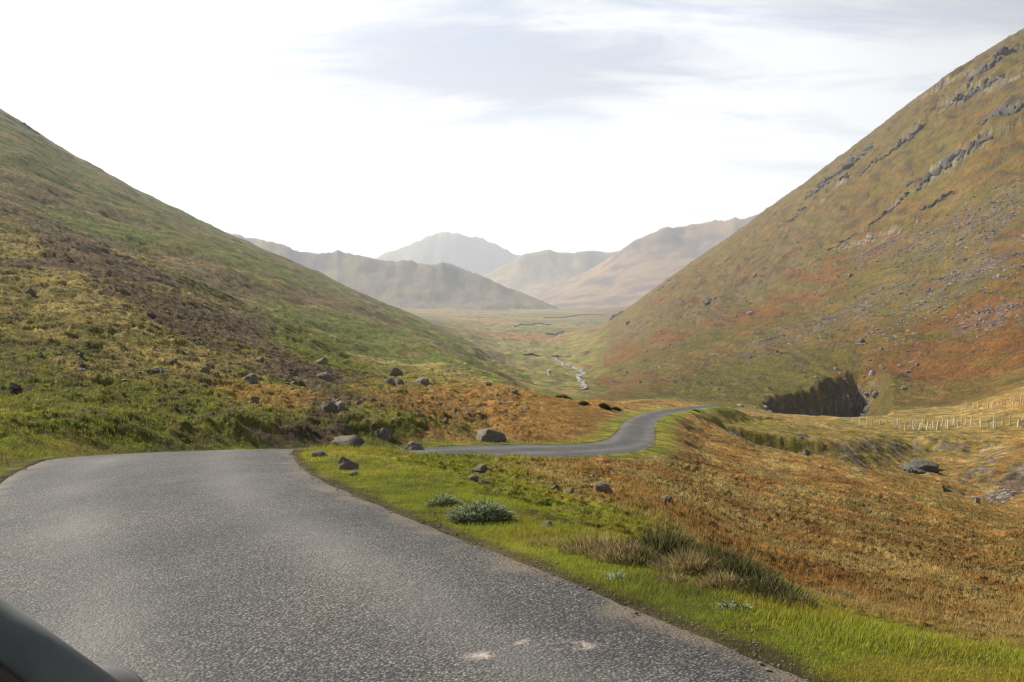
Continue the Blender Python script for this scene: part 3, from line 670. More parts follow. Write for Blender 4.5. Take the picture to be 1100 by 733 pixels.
# (u, v of the base centre, width px, height/width, name, tone, label, group)
BO = [
 (352, 441, 24, .50, 'humped grey boulder on top of the shaded grassy bank, left of its rounder neighbour', .1),
 (365, 442, 17, .75, 'rounder pale topped boulder on the shaded bank beside the humped one', .9),
 (362, 433, 10, .5, 'small dark stone peeping out behind the two boulders on the bank', .3),
 (411, 471, 22, .62, 'angular grey boulder stuck in the foot of the shaded bank', .4),
 (369, 480, 44, .30, 'long low slab shaped boulder at the road bend', .2),
 (343, 491, 22, .35, 'low grassy stone beside the inside of the road bend', .6),
 (371, 505, 28, .62, 'wedge shaped brown boulder standing on the green verge', .7),
 (380, 511, 14, .4, 'flat broken stone lying at the foot of the wedge shaped boulder', .8),
 (444, 486, 28, .48, 'rounded pale boulder on the verge just in front of the far road', .5),
 (526, 475, 38, .42, 'large rounded brown boulder at the far edge of the road below the bracken', .45),
 (516, 508, 22, .34, 'flat mossy boulder lying in the green verge grass', .35),
 (508, 517, 14, .45, 'small stone just below the flat mossy boulder in the verge', .25),
 (521, 520, 12, .45, 'small brown stone to the right of another small stone in the verge', .55),
 (647, 527, 24, .45, 'pale humped boulder among straw grass below the far road', .65),
 (612, 531, 16, .4, 'low brown stone in the grass below the far road', .75),
 (597, 527, 10, .4, 'tiny grey stone half sunk in grass left of the low brown stone', .15),
 (588, 566, 16, .4, 'flat pale stone in the verge right of the grey green shrub', .85),
 (717, 541, 17, .5, 'dark lumpy stone in straw coloured moor grass', .2),
 (636, 514, 9, .45, 'very small pale stone near the edge of the bracken below the road', .9),
 (89, 496, 14, .6, 'pinkish stone at the foot of the left bank next to the road', .5),
 (73, 497, 8, .5, 'little brown stone at the roadside left of the pinkish one', .4),
 (147, 492, 8, .5, 'little dark stone at the roadside below the left bank', .3),
 (14, 419, 20, .5, 'grey boulder in the green bank at the left edge of the photo', .4),
 (32, 316, 18, .5, 'brown boulder high on the left slope near the photo edge', .35),
 (269, 411, 28, .48, 'broad dark boulder on the left slope above the bracken', .3),
 (220, 400, 15, .6, 'grey rock on the left slope among heather', .6),
 (186, 393, 14, .7, 'pale rock sticking up from the left slope among heather', .7),
 (272, 431, 16, .45, 'dark low boulder above the left bend of the road', .25),
 (278, 389, 16, .5, 'dark rock on the left slope above the broad boulder', .3),
 (348, 409, 22, .4, 'dark elongated boulder on the left slope with light top', .4),
 (345, 391, 20, .4, 'grey rock rib at the edge of the bright green strip', .5),
 (418, 413, 20, .42, 'pair making brown boulder at the top of the bracken patch', .45),
 (429, 413, 12, .6, 'blocky dark boulder touching the brown one atop the bracken patch', .2),
 (454, 412, 20, .4, 'flat grey boulder along the upper rim of the bracken patch', .6),
 (425, 404, 16, .6, 'dark boulder upslope of the pair atop the bracken', .2),
 (525, 415, 9, .5, 'small dark boulder on the rim right of the bracken patch', .2),
 (552, 422, 8, .5, 'tiny dark boulder on the rim where the bracken meets the valley', .2),
 (385, 435, 9, .5, 'small brown stone at the left end of the bracken patch', .5),
 (478, 455, 12, .4, 'half buried stone in the middle of the bracken slope', .3),
 (925, 369, 11, .7, 'lone upright boulder on the green shoulder of the right fell', .3),
 (835, 379, 5, .7, 'tiny dark boulder on the green shoulder left of the upright one', .2),
 (806, 385, 5, .6, 'small dark boulder low on the right fell above the gorge', .2),
 (942, 426, 12, .5, 'pale brown boulder in grass right of the gorge', .7),
 (972, 419, 9, .5, 'small pale boulder in bracken right of the gorge', .9),
 (806, 338, 8, .6, 'pale boulder on the streaked lower slope of the right fell', .8),
 (675, 348, 7, .6, 'white looking boulder near the valley end of the right fell', .95),
 (688, 412, 7, .5, 'small tan boulder at the foot of the right fell by the valley', .8),
 (812, 297, 7, .6, 'brown boulder halfway up the right fell, left of the scree', .5),
 (947, 311, 6, .6, 'small orange brown boulder in the bracken below the scree', .6),
 (914, 298, 7, .6, 'grey boulder just under the scree on the right fell', .4),
 (937, 405, 8, .75, 'white looking rock at the head of the dark gorge', 1.0),
 (1050, 541, 8, 1.2, 'pale upright stone beside the stream bed at the right', .9),
 (1080, 532, 9, .5, 'white flat stone in green grass near the right edge', .9),
]
rocks = [rock_mesh('boulder_a%d' % i, 100+i, fl, el, 4 if i < 8 else 3, 12, .10) for i, (fl, el) in enumerate([(.62,1.15),(.9,.95),(.45,1.4),(.7,1.05),(.55,1.3),(.8,1.0),(.65,1.2),(.5,1.5)])]
def tone_mat(t):
    k = .75+.75*t; return rock_material('boulder_stone', (.085*k, .070*k, .056*k), (.20*k, .168*k, .13*k), (.21, .20, .16), 1.6)
TM = [tone_mat(i/4) for i in range(5)]; M_pale = rock_material('pale_stone', (.30,.29,.27), (.50,.48,.45), (.55,.54,.50), 1.2)
for i, (u, v, w, hr, lab, tone) in enumerate(BO):
    X, Yv, z = place(u, v, 5)
    W = w*Yv/F*(.98 if u > 340 else .72)
    me0 = rocks[i % 8] if W > .2 else rocks[(i*3) % 8]
    me = me0.copy(); me.materials.clear(); me.materials.append(M_pale if tone > .99 else TM[int(tone*4.01)])
    me.name = 'boulder'
    o = bpy.data.objects.new('boulder', me); C.objects.link(o)
    d = me0.vertices; ex = max(abs(p.co.x) for p in d); ez = max(p.co.z for p in d)
    hgt = W*hr; k = .5*W/ex
    o.scale = (k, k, hgt/ez*.85); o.location = (X, Yv+.15*W, z+hgt*.02)
    o.rotation_euler = (random.uniform(-.12, .12), random.uniform(-.15, .15), random.choice([0, math.pi])+random.uniform(-.35, .35))
    tag(o, lab, 'boulder', 'boulders scattered over the moor')

# scree and uncountable small stones on the slopes
def scree(name, label, n, blobs, y0, y1, smin, smax, seed, mat):
    r = np.random.default_rng(seed); pts = []
    tot = sum(min(b[2]*b[3], 3500) for b in blobs)
    for (cu, cv, ru, rv, ang) in blobs:
        k = max(4, int(n*min(ru*rv, 3500)/tot)); a = r.uniform(0, 2*np.pi, k); q = np.sqrt(r.uniform(0, 1, k))*r.uniform(.6, 1.3, k)
        e, f = np.cos(a)*q*ru, np.sin(a)*q*rv; c, s_ = math.cos(R(ang)), math.sin(R(ang))
        pts.append(np.stack([cu+e*c+f*s_, cv-e*s_+f*c], -1))
    pts = np.concatenate(pts)
    # pixel to slope through the base table
    QY = np.linspace(math.log(y0), math.log(y1), 500); X = []; Yl = []
    U0 = pts[:, 0]; V0 = pts[:, 1]; T0 = v2t(V0)
    Tg = bil(U0[:, None]+0*QY[None, :], QY[None, :]+0*U0[:, None])
    k = np.argmax(Tg >= T0[:, None], axis=1); ok = Tg[np.arange(len(k)), k] >= T0
    Y = np.exp(QY[k])*r.uniform(.985, 1.015, len(k)); X = (U0-550)/F*(CP-T0*SP)*Y
    X, Y = X[ok], Y[ok]
    cl = fbm(X/18, Y/18, seed, 3); m = cl > -.05+r.normal(0, .12, len(X)); X, Y = X[m], Y[m]
    Zt = height(X, Y)
    ico = np.array([(p.co.x, p.co.y, p.co.z) for p in ICO.vertices]); fc = np.array([tuple(p.vertices) for p in ICO.polygons])
    n = len(X); sz = smin+(smax-smin)*r.uniform(0, 1, n)**3.0
    J = ico[None]*(1+r.normal(0, .22, (n, len(ico), 1)))*np.stack([sz*r.uniform(.7, 1.5, n), sz*r.uniform(.7, 1.2, n), sz*r.uniform(.4, .9, n)], -1)[:, None, :]
    J = J+np.stack([X, Y, Zt], -1)[:, None, :]
    fi = (fc[None]+(np.arange(n)*len(ico))[:, None, None]).reshape(-1, 3)
    o = mesh_np(name, J.reshape(-1, 3), tris=fi, mat=mat, smooth=False); tag(o, label, 'scree' if 'scree' in name else 'stones', kind='stuff'); return o
import bmesh
_b = bmesh.new(); bmesh.ops.create_icosphere(_b, subdivisions=1, radius=1); ICO = bpy.data.meshes.new('stone'); _b.to_mesh(ICO); _b.free()
scree('scree', 'grey broken scree strewn across the right fell below the crags', 12000, [(950,300,200,90,30),(760,330,110,30,35),(1050,240,85,28,22),(1040,300,75,18,24),(960,262,55,12,20),(925,330,60,10,24),(850,362,55,10,24),(1080,345,50,12,15),(1000,262,60,12,25),(1090,220,40,14,20),(890,285,80,30,30),(700,345,40,10,28),(1000,320,120,60,20)],
      230, 1500, .25, 1.15, 5, M_scree)
scree('slope_stones', 'dark stones and rubble scattered over the left slope', 1500, [(150,320,160,24,-31),(300,395,90,22,-25),(260,410,80,14,-20),(60,280,80,30,-35),(230,370,120,20,-30),(110,400,90,50,-25),(390,410,70,10,-12),(480,440,120,20,0)],
      24, 400, .04, .22, 6, M_rock)
scree('stream_stones', 'pale stones and rubble lying along the stream gully', 420, [(1070,515,38,9,18),(1000,520,30,5,-6),(930,512,60,5,-8),(1040,530,30,4,0)], 40, 200, .06, .35, 8, M_scree)
# loose chippings along the road edge
def chippings(n=3000):
    r = np.random.default_rng(9); k = r.integers(15, 75, n); t = r.uniform(0, 1, n); p = CLd[k]*(1-t[:, None])+CLd[k+1]*t[:, None]
    T = CLd[k+1]-CLd[k]; T = T[:, :2]/np.linalg.norm(T[:, :2], axis=1)[:, None]; N = np.stack([T[:, 1], -T[:, 0]], -1)
    sd = np.where(r.uniform(0, 1, n) < .75, 1, -1); al = _ds[k]; off = sd*(roadw(al)+r.normal(.0, .06, n))
    X = p[:, 0]+N[:, 0]*off; Y = p[:, 1]+N[:, 1]*off; Zt = np.maximum(height(X, Y), np.where(np.abs(off) < roadw(al), p[:, 2], -99))
    ico = np.array([(q.co.x, q.co.y, q.co.z) for q in ICO.vertices]); fc = np.array([tuple(q.vertices) for q in ICO.polygons])
    sz = r.uniform(.002, .006, n)+.008*(r.uniform(0, 1, n) > .97)
    J = ico[None]*(1+r.normal(0, .2, (n, len(ico), 1)))*np.stack([sz*1.2, sz, sz*.7], -1)[:, None, :]+np.stack([X, Y, Zt+.003], -1)[:, None, :]
    fi = (fc[None]+(np.arange(n)*len(ico))[:, None, None]).reshape(-1, 3)
    tag(mesh_np('gravel', J.reshape(-1, 3), tris=fi, mat=M_scree, smooth=False), 'loose stone chippings along the crumbling road edge', 'gravel', kind='stuff')
chippings()

# crags: broken rock faces set into the slope
def crag(u, v, wpx, hpx, ang, lab, seed, mat=None, y0=60):
    X, Yv, z = place(u, v, y0); W = wpx*Yv/F; H = hpx*Yv/F
    r = random.Random(seed); bm = bmesh.new(); n = max(6, int(wpx/1.7)) if wpx > 14 else max(5, int(wpx/2.3))
    FF = (np.arange(n)+.5)/n-.5; du = FF*wpx; dv = -du*math.tan(R(ang))+np.array([r.gauss(0, .2)*hpx*(1-1.4*abs(k)) for k in FF])
    WP = np.array([find_Y(u+a_, v+b_, max(y0, Yv*.8), Yv*1.25) for a_, b_ in zip(du, dv)]); WZ = height(WP[:, 0].copy(), WP[:, 1].copy())
    for i in range(n):
        f = (i+.5)/n-.5
        m = bmesh.ops.create_icosphere(bm, subdivisions=2, radius=1)['verts']
        sx = W/n*r.uniform(1.3, 2.6); sy = H*r.uniform(.5, .9); sz = max(H*r.uniform(.4, 1.1)*(1-abs(f)*1.1), .3*W/n)
        c = Vector((WP[i, 0]-X, WP[i, 1]-Yv, WZ[i]-z))
        gz = .8 if wpx < 31 else .45+1.3*max(0.0, math.sin(i*1.7+seed)*math.sin(i*.53+seed*2))+r.uniform(0, .25); sx *= gz**.5; sy *= gz; sz *= gz
        j_ = min(i, n-2); sg_ = np.abs(WP[j_+1]-WP[j_]); sx = max(sx, .75*sg_[0]); sy = max(sy, .75*min(sg_[1], 2.5*H)); sz = max(sz, .6*abs(WZ[j_+1]-WZ[j_]))
        pl = [(Vector((r.gauss(0, 1), r.gauss(0, 1), r.gauss(0, .6))).normalized(), r.uniform(.5, .8)) for _ in range(7)]
        for q in m:
            p = q.co.copy()
            for d, k in pl:
                e = p.dot(d)-k
                if e > 0: p -= d*e
            p *= 1+r.uniform(-.06, .06)
            q.co = Vector((p.x*sx, p.y*sy, p.z*sz))+c
    me = bpy.data.meshes.new('crag'); bm.to_mesh(me); bm.free(); me.materials.append(mat or M_crag)
    o = bpy.data.objects.new('crag', me); C.objects.link(o); o.location = (X, Yv+H*.2, z); tag(o, lab, 'crag', 'rock outcrops on the hillsides'); return o
CR = [
 (908,182,58,7,34,'long dark crag band high on the right fell, the one nearest the skyline'),
 (878,207,30,5,32,'small dark crag below and left of the long band near the skyline'),
 (908,196,10,6,30,'stubby dark crag under the right end of the long skyline band'),
 (972,154,46,6,35,'dark crag on the upper right fell between two grassy ledges'),
 (1020,178,92,7,28,'longest stepped crag running down the upper right fell above the scree'),
 (995,196,16,6,40,'blunt lower end of the longest stepped crag, just above the scree slope'),
 (1082,128,60,10,27,'thick crag at the right edge of the photo above the scree'),
 (1050,104,60,6,25,'narrow crag near the right edge above the thick one'),
 (1062,77,46,7,36,'topmost crag by the skyline at the upper right'),
 (760,329,20,5,22,'low dark outcrop on the valley end of the right fell'),
 (663,338,14,5,18,'small pale edged outcrop near the foot of the right fell skyline'),
 (716,308,16,3,38,'notch of rock breaking the lower skyline of the right fell'),
 (955,226,44,3,38,'thin rock rib on the middle of the right fell left of the scree'),
 (30,140,24,4,-30,'rocky knob along the skyline of the left hill'),
 (852,478,15,8,-25,'dark outcrop in the grassy gully left of the stream cut'),
 (866,487,9,6,-30,'smaller dark outcrop directly below the one in the grassy gully'),
 (862,470,10,4,5,'thin rock ledge above the dark outcrop in the grassy gully'),
 (985,487,26,10,28,'black rock wall of the stream cut in the right middle distance'),
 (971,500,18,8,10,'jumble of black rock at the lower end of the stream cut'),
 (1028,531,16,5,-12,'low dark rocks at the bend of the stream bed near the right edge'),
 (938,178,26,4,36,'faint dark ledge in the grass between the two main crag lines of the right fell'),
 (1008,214,34,4,30,'short rock ledge just under the longest stepped crag'),
 (905,262,30,3,36,'thin dark rib on the smooth middle slope of the right fell'),
 (856,232,22,4,38,'small ledge just below the skyline of the right fell, far down its edge'),
]
for i, (u, v, w, h, a, lab) in enumerate(CR): crag(u, v, w, h, a, lab, 300+i)
# gorge walls
for i, (u, v, w, h, a, lab) in enumerate([(922,420,26,11,28,'tall shaded rock wall at the head of the dark gorge'),(895,430,30,9,14,'middle rock buttress of the dark gorge'),(862,434,26,10,6,'left rock buttress of the dark gorge'),(832,439,22,6,4,'low left end of the rock face in the dark gorge')]):
    crag(u, v, w, h, a, lab, 340+i, y0=215)

# ------------------------------------------------------------------ dry stone walls in the valley
def wall(pts, hgt, lab, y0, y1):
    W = np.array([find_Y(u, v, y0, y1, None) for u, v in pts]); d = np.concatenate([[0], np.cumsum(np.hypot(*np.diff(W, axis=0).T))])
    n = max(20, int(d[-1]/4)); p = np.stack([np.interp(np.linspace(0, d[-1], n), d, W[:, i]) for i in (0, 1)], -1)
    p = p+np.stack([fbm(np.arange(n)/6., np.arange(n)*0.+k, 88, 2)*2 for k in (0, 7)], -1)
    z = height(p[:, 0].copy(), p[:, 1].copy()); T = np.gradient(p, axis=0); T /= np.linalg.norm(T, axis=1)[:, None]; N = np.stack([T[:, 1], -T[:, 0]], -1)
    prof = [(-.5, -1.5), (-.35, 1), (.35, 1), (.5, -1.5)]; V = []
    hh = hgt*(1+.25*np.random.default_rng(4).normal(0, 1, n).clip(-1, 1))
    for k, h in prof: V.append(np.stack([p[:, 0]+N[:, 0]*k, p[:, 1]+N[:, 1]*k, z+hh*h], -1))
    V = np.stack(V, 1); gi = np.arange(n*4).reshape(n, 4)
    qd = np.stack([gi[:-1, :-1], gi[:-1, 1:], gi[1:, 1:], gi[1:, :-1]], -1).reshape(-1, 4)
    o = mesh_np('stone_wall', V.reshape(-1, 3), quads=qd, mat=M_crag, smooth=False); tag(o, lab, 'stone wall', 'dry stone walls on the valley floor')
wall([(562,386),(580,386),(600,385),(613,386)], 2.2, 'dark dry stone wall across the valley floor beyond the white stream', 700, 1500)
wall([(552,352),(575,350),(592,344)], 2.8, 'stone wall along the foot of the dark middle hill', 1200, 2400)
wall([(584,343),(604,342),(625,338),(648,338)], 3.0, 'long stone wall crossing the far end of the valley floor', 1500, 3400)
wall([(586,362),(598,361),(606,357)], 2.6, 'short stone wall at the bend of the far stream', 1000, 2400)
M_fence = rock_material('far_fell_wall', (.06,.055,.05), (.12,.11,.10), sc=.1)

# ------------------------------------------------------------------ pale tree guards
M_tube, tt1, tn1, tl1, tb1 = principled('weathered_guard', (.55,.47,.33), .6)
_no = node(tn1, 'ShaderNodeTexNoise', i_Scale=3.0, i_Detail=4.0); tl1.new(ramp(tn1, tl1, _no.outputs[0], [(.3, (.55,.46,.32)), (.7, (.80,.72,.55))]), tb1.inputs['Base Color'])
def guard_mesh():
    bm = bmesh.new(); n = 10
    for (r_, z0, z1, ox) in ((.085, -.2, 1.2, 0), (.03, -.3, 1.45, .11)):
        a = [bm.verts.new((ox+r_*math.cos(2*math.pi*i/n), r_*math.sin(2*math.pi*i/n), z0)) for i in range(n)]
        b = [bm.verts.new((ox+r_*math.cos(2*math.pi*i/n), r_*math.sin(2*math.pi*i/n), z1)) for i in range(n)]
        for i in range(n): bm.faces.new((a[i], a[(i+1) % n], b[(i+1) % n], b[i]))
        if ox: bm.faces.new(b)
    me = bpy.data.meshes.new('tree_guard'); bm.to_mesh(me); bm.free(); me.materials.append(M_tube); return me
GM = guard_mesh(); rr = random.Random(5)
def guards(n, ufun, vfun, lab, grp, hs=1.0):
    for i in range(n):
        u = ufun(i); v = vfun(u); X, Yv, z = place(u, v, 60, 400)
        o = bpy.data.objects.new('tree_guard', GM); C.objects.link(o); k = hs*rr.uniform(.8, 1.25)
        o.location = (X, Yv, z); o.scale = (1.15, 1.15, k); o.rotation_euler = (rr.gauss(0, .06), rr.gauss(0, .09), rr.uniform(0, 6))
        tag(o, lab, 'tree guard', grp)
guards(46, lambda i: 962+rr.random()**.9*140, lambda u: 461-(u-962)*.03+rr.uniform(-5, 3), 'pale tree guard in the dense lower belt on the grassy spur', 'tree guards of the lower belt', 1.0)
guards(14, lambda i: 1035+i*5+rr.uniform(-2, 2), lambda u: 441-(u-1035)*.13+rr.uniform(-2.5, 2.5), 'pale tree guard in the sparse upper row climbing to the right edge', 'tree guards of the upper row', 1.0)
guards(6, lambda i: 915+i*8+rr.uniform(-3, 3), lambda u: 455+rr.uniform(-1, 3), 'low weathered tree guard at the thin left end of the belt', 'tree guards at the left end', .7)

# ------------------------------------------------------------------ plants: shrubs, rush tussocks, dark bushes
def plant(name, lab, cat, u, v, w, h, n, blade, cols, seed, lean=.9, grp=None, upright=.3, y0=4.5, dome=1.0):
    X, Y, z = place(u, v, y0); r = np.random.default_rng(seed)
    a = r.uniform(0, 2*np.pi, n); q = np.sqrt(r.uniform(0, 1, n)); bx = np.cos(a)*q*w/2; by = np.sin(a)*q*w*.35
    out = np.stack([np.cos(a), np.sin(a)], -1)*(q*lean)[:, None]+r.normal(0, .25 if dome <= 1 else .9, (n, 2))
    H = h*(1-.6*q**2)*r.uniform(.55, 1.1, n); bl = blade*r.uniform(.6, 1.3, n); pa = r.uniform(0, 2*np.pi, n)
    V = np.zeros((n, 5, 3), np.float32)
    zb = (height(X+bx, Y+by)-z)
    base_h = np.zeros(n) if not dome else H*r.uniform(0, .75, n)*(dome > 1)
    for i, (k, f) in enumerate(((-.6, 0), (.6, 0), (-1, .5), (1, .5), (0, 1))):
        L = H if dome <= 1 else h*.2
        V[:, i, 0] = bx+out[:, 0]*L*f**1.5+np.cos(pa)*bl*k; V[:, i, 1] = by+out[:, 1]*L*f**1.5+np.sin(pa)*bl*k; V[:, i, 2] = zb+base_h+L*f*(1-.3*f*q)-.02
    i0 = np.arange(n)*5; qd = np.stack([i0, i0+1, i0+3, i0+2], -1); tr = np.stack([i0+2, i0+3, i0+4], -1)
    cs = np.array(cols)[r.integers(0, len(cols), n)]*r.uniform(.7, 1.3, (n, 1)); cv = np.repeat(cs[:, None, :], 5, 1)
    o = mesh_np(name, V.reshape(-1, 3), quads=qd, tris=tr, col=cv.reshape(-1, 3), mat=M_blade, smooth=False); o.location = (X, Y, z)
    tag(o, lab, cat, grp); return o, Y
GG = [(.17,.21,.09), (.24,.28,.14), (.10,.13,.05), (.40,.43,.30)]
plant('thistle_shrub', 'grey green spiky shrub on the bright verge grass, larger of the two', 'shrub', 516, 559,   .52, .24, 4200, .0055, GG, 1, dome=2)
plant('thistle_shrub', 'smaller grey green spiky shrub up the verge left of the larger one', 'shrub', 477, 543, .30, .15, 1700, .005, GG, 2, dome=2)
plant('thistle_plant', 'pale leafed thistle on the verge below the dark rushes', 'thistle', 790, 655, .20, .09, 300, .006, GG, 3, dome=2)
plant('thistle_plant', 'small white leafed thistle in the short verge grass', 'thistle', 661, 622, .12, .10, 90, .006, [(.45,.48,.38), (.25,.3,.15)], 4, dome=1)
plant('thistle_plant', 'tiny pale thistle low in the verge grass near the road corner', 'thistle', 985, 690, .14, .06, 110, .006, GG, 14, dome=1)
RG = [(.10,.105,.035), (.16,.14,.05), (.07,.075,.03), (.26,.20,.09)]; SG = [(.34,.26,.12), (.26,.19,.08), (.18,.15,.055), (.40,.32,.17)]
DR = [(.05,.062,.022), (.09,.09,.034), (.15,.13,.055), (.06,.07,.025), (.24,.19,.09)]  # rush greens darkened: shade of the verge lip is put into the colour
TU = [
 (712, 598, .55, .40, 1500, DR, 'dark green rush tussock rising behind straw grass, the tallest by the verge'),
 (640, 592, .55, .26, 900, SG, 'straw coloured grass tussock at the left end of the rushes'),
 (668, 600, .5, .28, 900, SG, 'straw tussock between the leftmost one and the dark rushes'),
 (690, 606, .4, .24, 700, RG, 'olive tussock just in front of the tallest dark rush'),
 (740, 612, .5, .28, 1000, SG, 'golden tussock standing in front of the dark rush bank'),
 (768, 608, .5, .30, 1300, DR, 'dark rush tussock right of the golden tussock'),
 (800, 624, .6, .30, 1500, DR, 'dark rush tussock in the middle of the shaded verge lip'),
 (828, 638, .5, .24, 1200, DR, 'dark rush tussock near the right end of the shaded lip'),
 (852, 650, .4, .16, 800, RG, 'last low rush tussock at the right end of the shaded lip'),
 (776, 630, .35, .20, 700, SG, 'pale dry tussock in front of the middle rushes'),
 (590, 586, .4, .12, 500, SG, 'short dry tussock on the verge left of the straw ones'),
 (722, 624, .25, .13, 350, SG, 'little dry tussock on the verge below the golden one'),
 (905, 640, .6, .22, 900, SG, 'straw tussock alone at the edge of the orange moor'),
 (830, 602, .35, .2, 600, RG, 'small olive tussock in the moor above the rushes'),
]
for i, (u, v, w, h, n, cs, lab) in enumerate(TU):
    plant('grass_tussock' if cs is SG else 'rush_tussock', lab, 'tussock', u, v, w, h*.72, n, .0038, cs, 20+i, grp='tussocks below the verge', lean=.55, dome=1)
DB = [(.035,.045,.018), (.06,.07,.028), (.09,.09,.04)]
for i, (u, v, w, h, lab) in enumerate([
   (627, 436, .9, .55, 'small dark bush on the brow above the stream'), (650, 439, 1.1, .75, 'rounded dark bush beside the road on the brow'),
   (606, 428, 1.6, .5, 'low spreading dark bush on the brow left of the others'), (662, 441, .9, .5, 'dark low bush touching the road right of the rounded one'),
   (748, 442, .7, .22, 'dark low bush in the grass by the far end of the road')]):
    X, Y, z = place(u, v, 30, 200); k = Y/80
    plant('dark_bush', lab, 'bush', u, v, w*.9*k, h*.85*k, 900, .035, DB, 50+i, dome=2, y0=30)

# ------------------------------------------------------------------ car at the lower left
def paint(name, col, rough=.35, cc=.5, metal=0.0):
    m, t, n, l, b = principled(name, col, rough, metal, .5); b.inputs['Coat Weight'].default_value = cc
    a = node(n, 'ShaderNodeTexNoise', i_Scale=14.0, i_Detail=6.0); l.new(n.new('ShaderNodeTexCoord').outputs['Object'], a.inputs['Vector'])
    l.new(ramp(n, l, a.outputs[0], [(.35, tuple(c*.8 for c in col)), (.65, tuple(c*1.2 for c in col))]), b.inputs['Base Color'])
    l.new(mth(n, l, 'MULTIPLY_ADD', a.outputs[0], .3, rough-.1), b.inputs['Roughness']); return m
P_body = paint('car_paint', (.14,.143,.128), .6, .1); P_trim = paint('rubber_trim', (.03,.027,.024), .7, 0); P_seal = paint('brown_seal', (.10,.055,.03), .6, 0)
P_mir = paint('mirror_shell', (.095,.085,.08), .5, .2); P_metal = paint('wheel_alloy', (.4,.4,.4), .35, 0, .9)
P_glass, *_unused = principled('dark_glass', (.012,.016,.016), .06, 0, .6)
car = bpy.data.objects.new('parked_car', None); C.objects.link(car)
RZ = math.atan2(-.3, .95)
bx_, by_ = .78, .80
car.rotation_euler = (0, R(3), RZ)
def cw(x, y): return math.cos(RZ)*x-math.sin(RZ)*y, math.sin(RZ)*x+math.cos(RZ)*y
_ox, _oy = cw(bx_, by_); car.location = (-.54-_ox, 1.02-_oy, -1.443)
tag(car, 'dark grey green car with rounded door mirror, cut off by the lower left corner', 'car')
def loft(name, secs, mat, n=28, closed=True, parent=car, e=4.0):
    V = []; 
    for (x, hw, z0, z1) in secs:
        for i in range(n):
            a = 2*math.pi*i/n; c, s_ = math.cos(a), math.sin(a)
            V.append((x, hw*math.copysign(abs(c)**(2/e), c), (z0+z1)/2+(z1-z0)/2*math.copysign(abs(s_)**(2/e), s_)))
    Q = []; m = len(secs)
    for j in range(m-1):
        for i in range(n): Q.append((j*n+i, j*n+(i+1) % n, (j+1)*n+(i+1) % n, (j+1)*n+i))
    me = bpy.data.meshes.new(name); me.from_pydata(V, [], Q+[tuple(range(n))[::-1], tuple(range((m-1)*n, m*n))]); me.materials.append(mat)
    me.polygons.foreach_set('use_smooth', np.full(len(me.polygons), True)); o = bpy.data.objects.new(name, me); C.objects.link(o); o.parent = parent; return o
loft('body', [(-2.1,.60,.45,.80),(-2.05,.76,.3,.92),(-1.7,.83,.2,.98),(-.8,.85,.2,.99),(.2,.85,.2,.98),(.80,.84,.2,.97),(1.2,.82,.2,.90),(1.7,.79,.22,.83),(2.0,.70,.28,.74),(2.1,.55,.38,.62)], P_body)
loft('roof', [(-1.45,.54,1.34,1.40),(-1.2,.60,1.38,1.44),(-.5,.63,1.41,1.48),(-.05,.61,1.38,1.45),(.08,.56,1.34,1.40)], P_body, e=3)
def tube(name, pts, rad, mat, parent=car, n=14, sq=(1, 1)):
    V = []; pts = [Vector(p) for p in pts]
    for j, p in enumerate(pts):
        t = (pts[min(j+1, len(pts)-1)]-pts[max(j-1, 0)]).normalized(); a = t.cross(Vector((0, 0, 1))).normalized(); b = a.cross(t)
        r_ = rad[j] if isinstance(rad, (list, tuple)) else rad
        for i in range(n): V.append(p+a*math.cos(2*math.pi*i/n)*r_*sq[0]+b*math.sin(2*math.pi*i/n)*r_*sq[1])
    Q = [(j*n+i, j*n+(i+1) % n, (j+1)*n+(i+1) % n, (j+1)*n+i) for j in range(len(pts)-1) for i in range(n)]
    me = bpy.data.meshes.new(name); me.from_pydata([tuple(v) for v in V], [], Q+[tuple(range(n))[::-1], tuple(range((len(pts)-1)*n, len(pts)*n))]); me.materials.append(mat)
    me.polygons.foreach_set('use_smooth', np.full(len(me.polygons), True)); o = bpy.data.objects.new(name, me); C.objects.link(o); o.parent = parent; return o
for sy in (1, -1):
    A = [(.88, .82*sy, .94), (.69, .79*sy, 1.055), (.45, .74*sy, 1.195), (.20, .67*sy, 1.33), (0, .60*sy, 1.40)]
    tube('pillar', A, [.062, .058, .052, .048, .045], P_body, sq=(.62, .8))
    tube('weather_seal', [(x-.0, y-.042*sy, z+.012) for x, y, z in A], .009, P_seal)
    tube('pillar', [(-.45, .83*sy, .95), (-.5, .66*sy, 1.42)], .045, P_trim); tube('pillar', [(-1.75, .76*sy, .95), (-1.3, .58*sy, 1.38)], .06, P_body)
def sheet(name, vs, mat, parent=car, th=.006):
    me = bpy.data.meshes.new(name); me.from_pydata(vs, [], [tuple(range(len(vs)))]); me.materials.append(mat); o = bpy.data.objects.new(name, me); C.objects.link(o); o.parent = parent
    s_ = o.modifiers.new('s', 'SOLIDIFY'); s_.thickness = th; return o
sheet('windscreen', [(.86,-.78,.955),(.86,.78,.955),(.44,.71,1.20),(.02,.56,1.385),(.02,-.56,1.385),(.44,-.71,1.20)], P_glass)
sheet('rear_window', [(-1.85,-.70,.96),(-1.85,.70,.96),(-1.38,.52,1.36),(-1.38,-.52,1.36)], P_glass)
